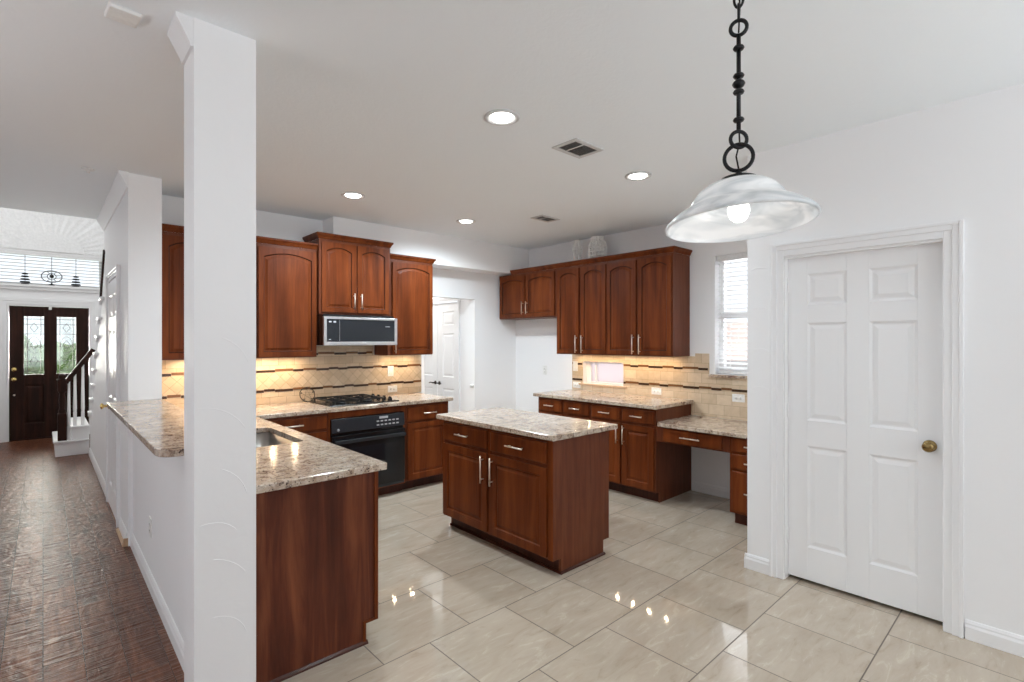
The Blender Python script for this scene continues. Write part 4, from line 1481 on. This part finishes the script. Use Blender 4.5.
bands('yz', W2[1] + 0.003, 4.112, (1.045,), 6, XR).build('mosaic_band', MATS_M, bs)


# ------------------------------------------------------------------ outlets and switches
def plate(name, label, loc, rz, horizontal, kind, group='switch and outlet plates'):
    o = thing(name, label, 'switch' if kind == 'switch' else 'outlet', loc, rz, group)
    w, h = (0.118, 0.074) if horizontal else (0.074, 0.118)
    MB().box(-w / 2, w / 2, -0.006, 0, -h / 2, h / 2).build('plate', 'plastic', o, 0.002)
    if kind == 'switch':
        MB().prism([(-0.012, -0.033), (-0.006, -0.033), (-0.006, 0.033), (-0.009, 0.033)], 'x', -0.016, 0.016).build('rocker', 'plastic', o, 0.001)
    else:
        for s_ in (-1, 1):
            r = MB()
            d = s_ * 0.02
            cx_, cz_ = (d, 0) if horizontal else (0, d)
            r.lathe([(0.0165, -0.006), (0.0165, -0.0085), (0.0001, -0.0085)], (cx_, 0, cz_), 16, 'y')
            rr = r.build('receptacle', 'plastic', o)
            q = MB()
            for k in (-1, 1):
                if horizontal:
                    q.box(cx_ - 0.004, cx_ + 0.004, -0.0092, -0.0082, k * 0.006 - 0.0012, k * 0.006 + 0.0012)
                else:
                    q.box(k * 0.006 - 0.0012, k * 0.006 + 0.0012, -0.0092, -0.0082, cz_ - 0.004, cz_ + 0.004)
            q.build('slots', 'socket', rr)
    return o


ys = YB - 0.0092
xs_ = XR - 0.0092
plate('light_switch', 'white switch plate on the tiles right of the cooktop, above the outlet', (2.882, ys, 1.17), 0, False, 'switch')
plate('outlet', 'white outlet on the tiles right of the cooktop, below the switch', (2.907, ys, 0.968), 0, True, 'outlet')
plate('light_switch', 'white switch plate at the far end of the window wall tiles', (xs_, 4.06, 1.20), -pi / 2, False, 'switch')
plate('outlet', 'white outlet at the far end of the window wall, below the switch', (xs_, 4.04, 0.972), -pi / 2, True, 'outlet')
plate('outlet', 'white outlet on the tiles to the right of the low window', (xs_, 2.937, 0.974), -pi / 2, True, 'outlet')
plate('outlet', 'white outlet on the tiles above the desk top', (xs_, 2.065, 0.971), -pi / 2, True, 'outlet')
plate('outlet', 'white outlet on the plain wall of the empty refrigerator alcove', (XR - 0.0002, 4.588, 1.13), -pi / 2, False, 'outlet')
plate('outlet', 'white outlet low on the bar wall in the hall', (XH - 0.0002, 3.79, 0.37), -pi / 2, False, 'outlet')
kn = thing('wall_bumper', 'small round white bumper on the wall edge beside the passage', 'bumper', (OX1 - 0.0003, 5.19, 0.928), -pi / 2)
MB().lathe([(0.028, 0), (0.028, -0.005), (0.014, -0.008), (0.014, -0.02), (0.024, -0.026), (0.024, -0.036), (0.0001, -0.04)], n=18, axis='y').build('bumper_body', 'plastic', kn)

# ------------------------------------------------------------------ ceiling fittings
LIGHTS = [(1.858, 2.092, 'lit recessed downlight nearest the column, the largest one, left of the larger air vent'), (3.261, 2.142, 'lit recessed downlight between the larger air vent and the pendant shade'),
          (1.926, 4.065, 'lit recessed downlight right above the raised cabinet over the microwave'), (3.197, 4.156, 'lit recessed downlight farthest back, left of the smaller air vent')]
first = None
for (x, y, lab) in LIGHTS:
    if first is None:
        o = thing('ceiling_downlight', lab, 'downlight', (x, y, CH), 0, 'recessed ceiling downlights')
        MB().lathe([(0.098, -0.0003), (0.098, -0.006), (0.09, -0.010), (0.075, -0.008), (0.070, -0.0008)], n=32).build('trim_ring', 'greywhite', o)
        MB().lathe([(0.0001, -0.018), (0.03, -0.017), (0.056, -0.011), (0.064, -0.001)], n=28).build('lamp_lens', 'can', o)
        first = o
    else:
        o = copy_tree(first)
        o.location = (x, y, CH)
        o['label'] = lab
    d = bpy.data.lights.new('downlight_lamp', 'SPOT')
    d.energy = 118 if y > 3 else 40
    d.spot_size = radians(172)
    d.spot_blend = 0.75
    d.shadow_soft_size = 0.06
    d.color = (0.81, 0.925, 1.0)
    lo = bpy.data.objects.new('downlight_lamp', d)
    COL.objects.link(lo)
    lo.location = (x, y, CH - 0.03)

for (x, y, w, h, lab) in ((2.515, 2.10, 0.275, 0.205, 'larger white ceiling air vent with dark louvres nearer the camera'), (3.71, 3.52, 0.26, 0.17, 'smaller white ceiling air vent farther back')):
    o = thing('ceiling_vent', lab, 'vent', (x, y, CH), 0, 'ceiling air vents')
    m = MB()
    for (a, b2, c2, d2) in ((-w / 2, w / 2, -h / 2, -h / 2 + 0.03), (-w / 2, w / 2, h / 2 - 0.03, h / 2), (-w / 2, -w / 2 + 0.03, -h / 2 + 0.03, h / 2 - 0.03), (w / 2 - 0.03, w / 2, -h / 2 + 0.03, h / 2 - 0.03),
                            (-0.006 - 0.03, 0.006 - 0.03, -h / 2 + 0.03, h / 2 - 0.03)):
        m.box(a, b2, c2, d2, -0.009, -0.0004)
    m.build('frame', 'greywhite', o, 0.003)
    MB().box(-w / 2 + 0.03, w / 2 - 0.03, -h / 2 + 0.03, h / 2 - 0.03, -0.0025, -0.0006).build('duct', 'dark', o)
    l = MB()
    k = -w / 2 + 0.038
    while k < w / 2 - 0.04:
        l.prism([(k, -0.008), (k + 0.003, -0.008), (k + 0.009, -0.003), (k + 0.006, -0.003)], 'y', -h / 2 + 0.03, h / 2 - 0.03)
        k += 0.014
    l.build('louvres', 'grille', o)

o = thing('ceiling_chime', 'white rectangular box fixed to the hall ceiling above the column', 'box', (0.222, 2.40, CH), radians(4))
MB().prism([(-0.052, -0.0005), (0.052, -0.0005), (0.048, -0.016), (-0.048, -0.016)], 'y', -0.05, 0.05).build('housing', 'plastic', o, 0.004)
o = thing('sprinkler_head', 'tiny white sprinkler cap on the hall ceiling', 'sprinkler', (0.237, 4.74, CH))
MB().lathe([(0.04, -0.0004), (0.036, -0.008), (0.012, -0.012), (0.012, -0.028), (0.0001, -0.03)], n=16).build('cap', 'plastic', o)

# ------------------------------------------------------------------ white ornaments on top of the wall cabinets
def openwork(name, label, loc, prof, n, wt):
    mb = MB().lathe(prof, n=n)
    o = mb.build(name, 'plastic')
    for p_ in o.data.polygons:
        p_.use_smooth = False
    w = o.modifiers.new('lattice', 'WIREFRAME')
    w.thickness = wt
    w.use_replace = True
    o.location = loc
    return tag(o, label, 'ornament', 'white ornaments on the wall cabinets')


zt = 2.43 + 0.001
openwork('openwork_vase', 'narrow white openwork ornament on top of the wall cabinets, the left one', (4.62, 3.87, zt),
         [(0.05, 0), (0.055, 0.03), (0.04, 0.07), (0.045, 0.11), (0.055, 0.15), (0.045, 0.19), (0.03, 0.23), (0.036, 0.26)], 10, 0.014)
openwork('openwork_vase', 'wide rounded white openwork ornament on top of the wall cabinets, the right one', (4.62, 3.57, zt),
         [(0.05, 0), (0.085, 0.04), (0.10, 0.09), (0.10, 0.14), (0.085, 0.19), (0.06, 0.23), (0.065, 0.255)], 14, 0.02)

# ------------------------------------------------------------------ staircase in the foyer
st = thing('staircase', 'white staircase with dark rail and newel rising from the foyer', 'staircase', (0, 0, 0))
SY = 8.86
m = MB().box(0.115, 0.458, SY, SY + 1.0, 0, 0.178).box(0.278, 0.458, SY + 0.004, SY + 1.0, 0.206, 0.36)
m.box(0.61, 1.7, 6.3, 9.86, 0.0, 0.10)
m.build('stringer', 'trim', st, 0.003)
for (xa, z) in ((0.095, 0.178), (0.262, 0.36)):
    MB().box(xa, 0.458, SY - 0.025, SY + 1.02, z, z + 0.027).build('tread', 'trim', st, 0.008)
for i in range(8):
    y = 8.62 - i * 0.25
    z = 0.57 + i * 0.195
    if y < 6.66:
        break
    t = MB().box(0.425, 1.7, y - 0.26, y + 0.03, z, z + 0.028).prism([(y - 0.02, z), (y + 0.012, z), (y + 0.002, z - 0.05), (y - 0.014, z - 0.045)], 'x', 0.43, 0.459)
    t.build('tread', 'trim', st, 0.008)
    MB().box(0.605, 1.7, y - 0.01, y + 0.005, z - 0.168, z).build('riser', 'trim', st)
NX = 0.185
NY = SY + 0.035
nw = MB().box(NX - 0.045, NX + 0.045, NY - 0.045, NY + 0.045, 0.206, 0.56)
nw.lathe([(0.045, 0.56), (0.034, 0.575), (0.040, 0.60), (0.030, 0.62), (0.036, 0.74), (0.028, 0.82), (0.042, 0.85)], (NX, NY, 0), 16)
nw.box(NX - 0.045, NX + 0.045, NY - 0.045, NY + 0.045, 0.85, 0.99).lathe([(0.05, 0.99), (0.056, 1.005), (0.03, 1.02), (0.042, 1.04), (0.032, 1.07), (0.0001, 1.08)], (NX, NY, 0), 16)
nw.build('newel_post', 'entry_wood', st, 0.004)


def rail_seg(a, b_):
    m = MB()
    m.prism([(-0.03, -0.03), (0.03, -0.03), (0.035, 0.0), (0.028, 0.025), (-0.028, 0.025), (-0.035, 0.0)], 'z', 0, 1)
    A, B = Vector(a), Vector(b_)
    d = B - A
    q = d.to_track_quat('Z', 'Y')
    for v in m.bm.verts:
        v.co = A + q @ Vector((v.co.x, v.co.y, v.co.z * d.length))
    return m


rail_seg((NX + 0.03, NY, 0.96), (0.50, NY, 1.40)).build('handrail', 'entry_wood', st, 0.004)
rl = rail_seg((0.447, 6.95, 1.98), (0.455, 6.56, 2.42))
for v in rl.bm.verts:
    v.co.x = 0.452 + (v.co.x - 0.452) * 0.3
rl.build('handrail', 'entry_wood', st, 0.004)
for i, (x, z0_) in enumerate(((0.250, 0.205), (0.312, 0.387), (0.392, 0.387))):
    zt_ = 0.96 + (x - NX - 0.03) * (0.44 / 0.285) - 0.03
    bmx = MB().box(x - 0.018, x + 0.018, NY - 0.018, NY + 0.018, z0_, z0_ + 0.18).lathe([(0.017, z0_ + 0.18), (0.020, z0_ + 0.24), (0.013, zt_)], (x, NY, 0), 12)
    bmx.build('baluster', 'trim', st, 0.002)

# ------------------------------------------------------------------ pendant lamp
PX, PY = 1.359, 0.582
pd = thing('pendant_lamp', 'pendant lamp with a swirled white glass shade on a black iron chain', 'pendant lamp', (PX, PY, 0))
RZ = 1.825
sh = MB()
PS = 0.94
outer = [(0.022, 0.113), (0.05, 0.110), (0.082, 0.100), (0.106, 0.084), (0.121, 0.064), (0.128, 0.051), (0.146, 0.040), (0.170, 0.026), (0.190, 0.011), (0.199, 0.001), (0.200, -0.005)]
outer = [(r * PS if r > 0.03 else r, h) for (r, h) in outer]
inner = [(r - 0.005 if r > 0.03 else r, h - 0.005) for (r, h) in outer]
inner[-1] = (0.200 * PS - 0.006, -0.007)
sh.lathe(outer + inner[::-1], n=56, close=True)
shade = sh.build('glass_shade', 'alabaster', pd)
shade.location = (0, 0, RZ)
shade.rotation_euler = (radians(-4), radians(-2.0), radians(-42))
fit = MB().lathe([(0.046, 0.110), (0.044, 0.118), (0.028, 0.124), (0.010, 0.128), (0.004, 0.14)], n=28).lathe([(0.018, 0.108), (0.022, 0.10), (0.022, 0.07), (0.016, 0.066)], n=20)
fit.build('fitter', 'iron', pd).location = (0, 0, RZ)
b_ = MB().lathe([(0.012, 0.066), (0.018, 0.05), (0.026, 0.032), (0.028, 0.018), (0.022, 0.0), (0.012, -0.009), (0.0001, -0.012)], n=24)
b_.build('bulb', 'bulb', pd).location = (0, 0, RZ + 0.012)
rn = (0.62, 0.78, 0)   # rings face roughly the camera
rn = (cos(radians(60)), sin(radians(60)), 0)
dirv = Vector((PX, PY, 0)).normalized()
rn = dirv
R2 = MB()
R2.ring((0, 0, 1.998), 0.035, 0.0052, rn, 32)
R2.build('large_ring', 'iron', pd)
rn2 = Vector((dirv.x * 0.92 - dirv.y * 0.39, dirv.y * 0.92 + dirv.x * 0.39, 0))
MB().ring((0, 0, 2.046), 0.0215, 0.005, rn2, 26).build('small_ring', 'iron', pd)
rod = MB().tube([(0, 0, 2.072), (0, 0, 2.322)], 0.0055, 10)
for z in (2.098, 2.172, 2.215, 2.289):
    rod.lathe([(0.0055, z - 0.006), (0.012, z - 0.0045), (0.0145, z), (0.012, z + 0.0045), (0.0055, z + 0.006)], n=18)
rod.lathe([(0.006, 2.182), (0.013, 2.187), (0.0165, 2.1935), (0.013, 2.200), (0.006, 2.205)], n=18)
rod.build('iron_rod', 'iron', pd)
MB().ring((0, 0, 2.343), 0.020, 0.005, rn, 26).build('top_ring', 'iron', pd)
ch = MB()
z = 2.385
i = 0
while z < CH - 0.045:
    nrm = rn if i % 2 else Vector((-dirv.y, dirv.x, 0))
    ch.ring((0, 0, z), 0.011, 0.0036, nrm, 20, 0, 6, 0.021)
    z += 0.033
    i += 1
ch.build('chain', 'iron', pd)
MB().tube([(0.004, 0, 1.96), (-0.006, 0.004, 2.0), (0.006, 0, 2.04), (0.003, 0, 2.07)], 0.0022, 6).build('wire', 'iron', pd)
MB().tube([(0.0, 0.0, 2.33), (0.007, 0, 2.40), (-0.006, 0, 2.55), (0.004, 0, CH - 0.03)], 0.0022, 6).build('wire', 'iron', pd)
MB().lathe([(0.06, CH - 0.0005), (0.058, CH - 0.012), (0.03, CH - 0.03), (0.01, CH - 0.034)], n=28).build('canopy', 'iron', pd)
d = bpy.data.lights.new('pendant_bulb_lamp', 'POINT')
d.energy = 0.6
d.shadow_soft_size = 0.05
d.color = (1, 0.96, 0.9)
lo = bpy.data.objects.new('pendant_bulb_lamp', d)
COL.objects.link(lo)
lo.location = (PX, PY, RZ - 0.04)
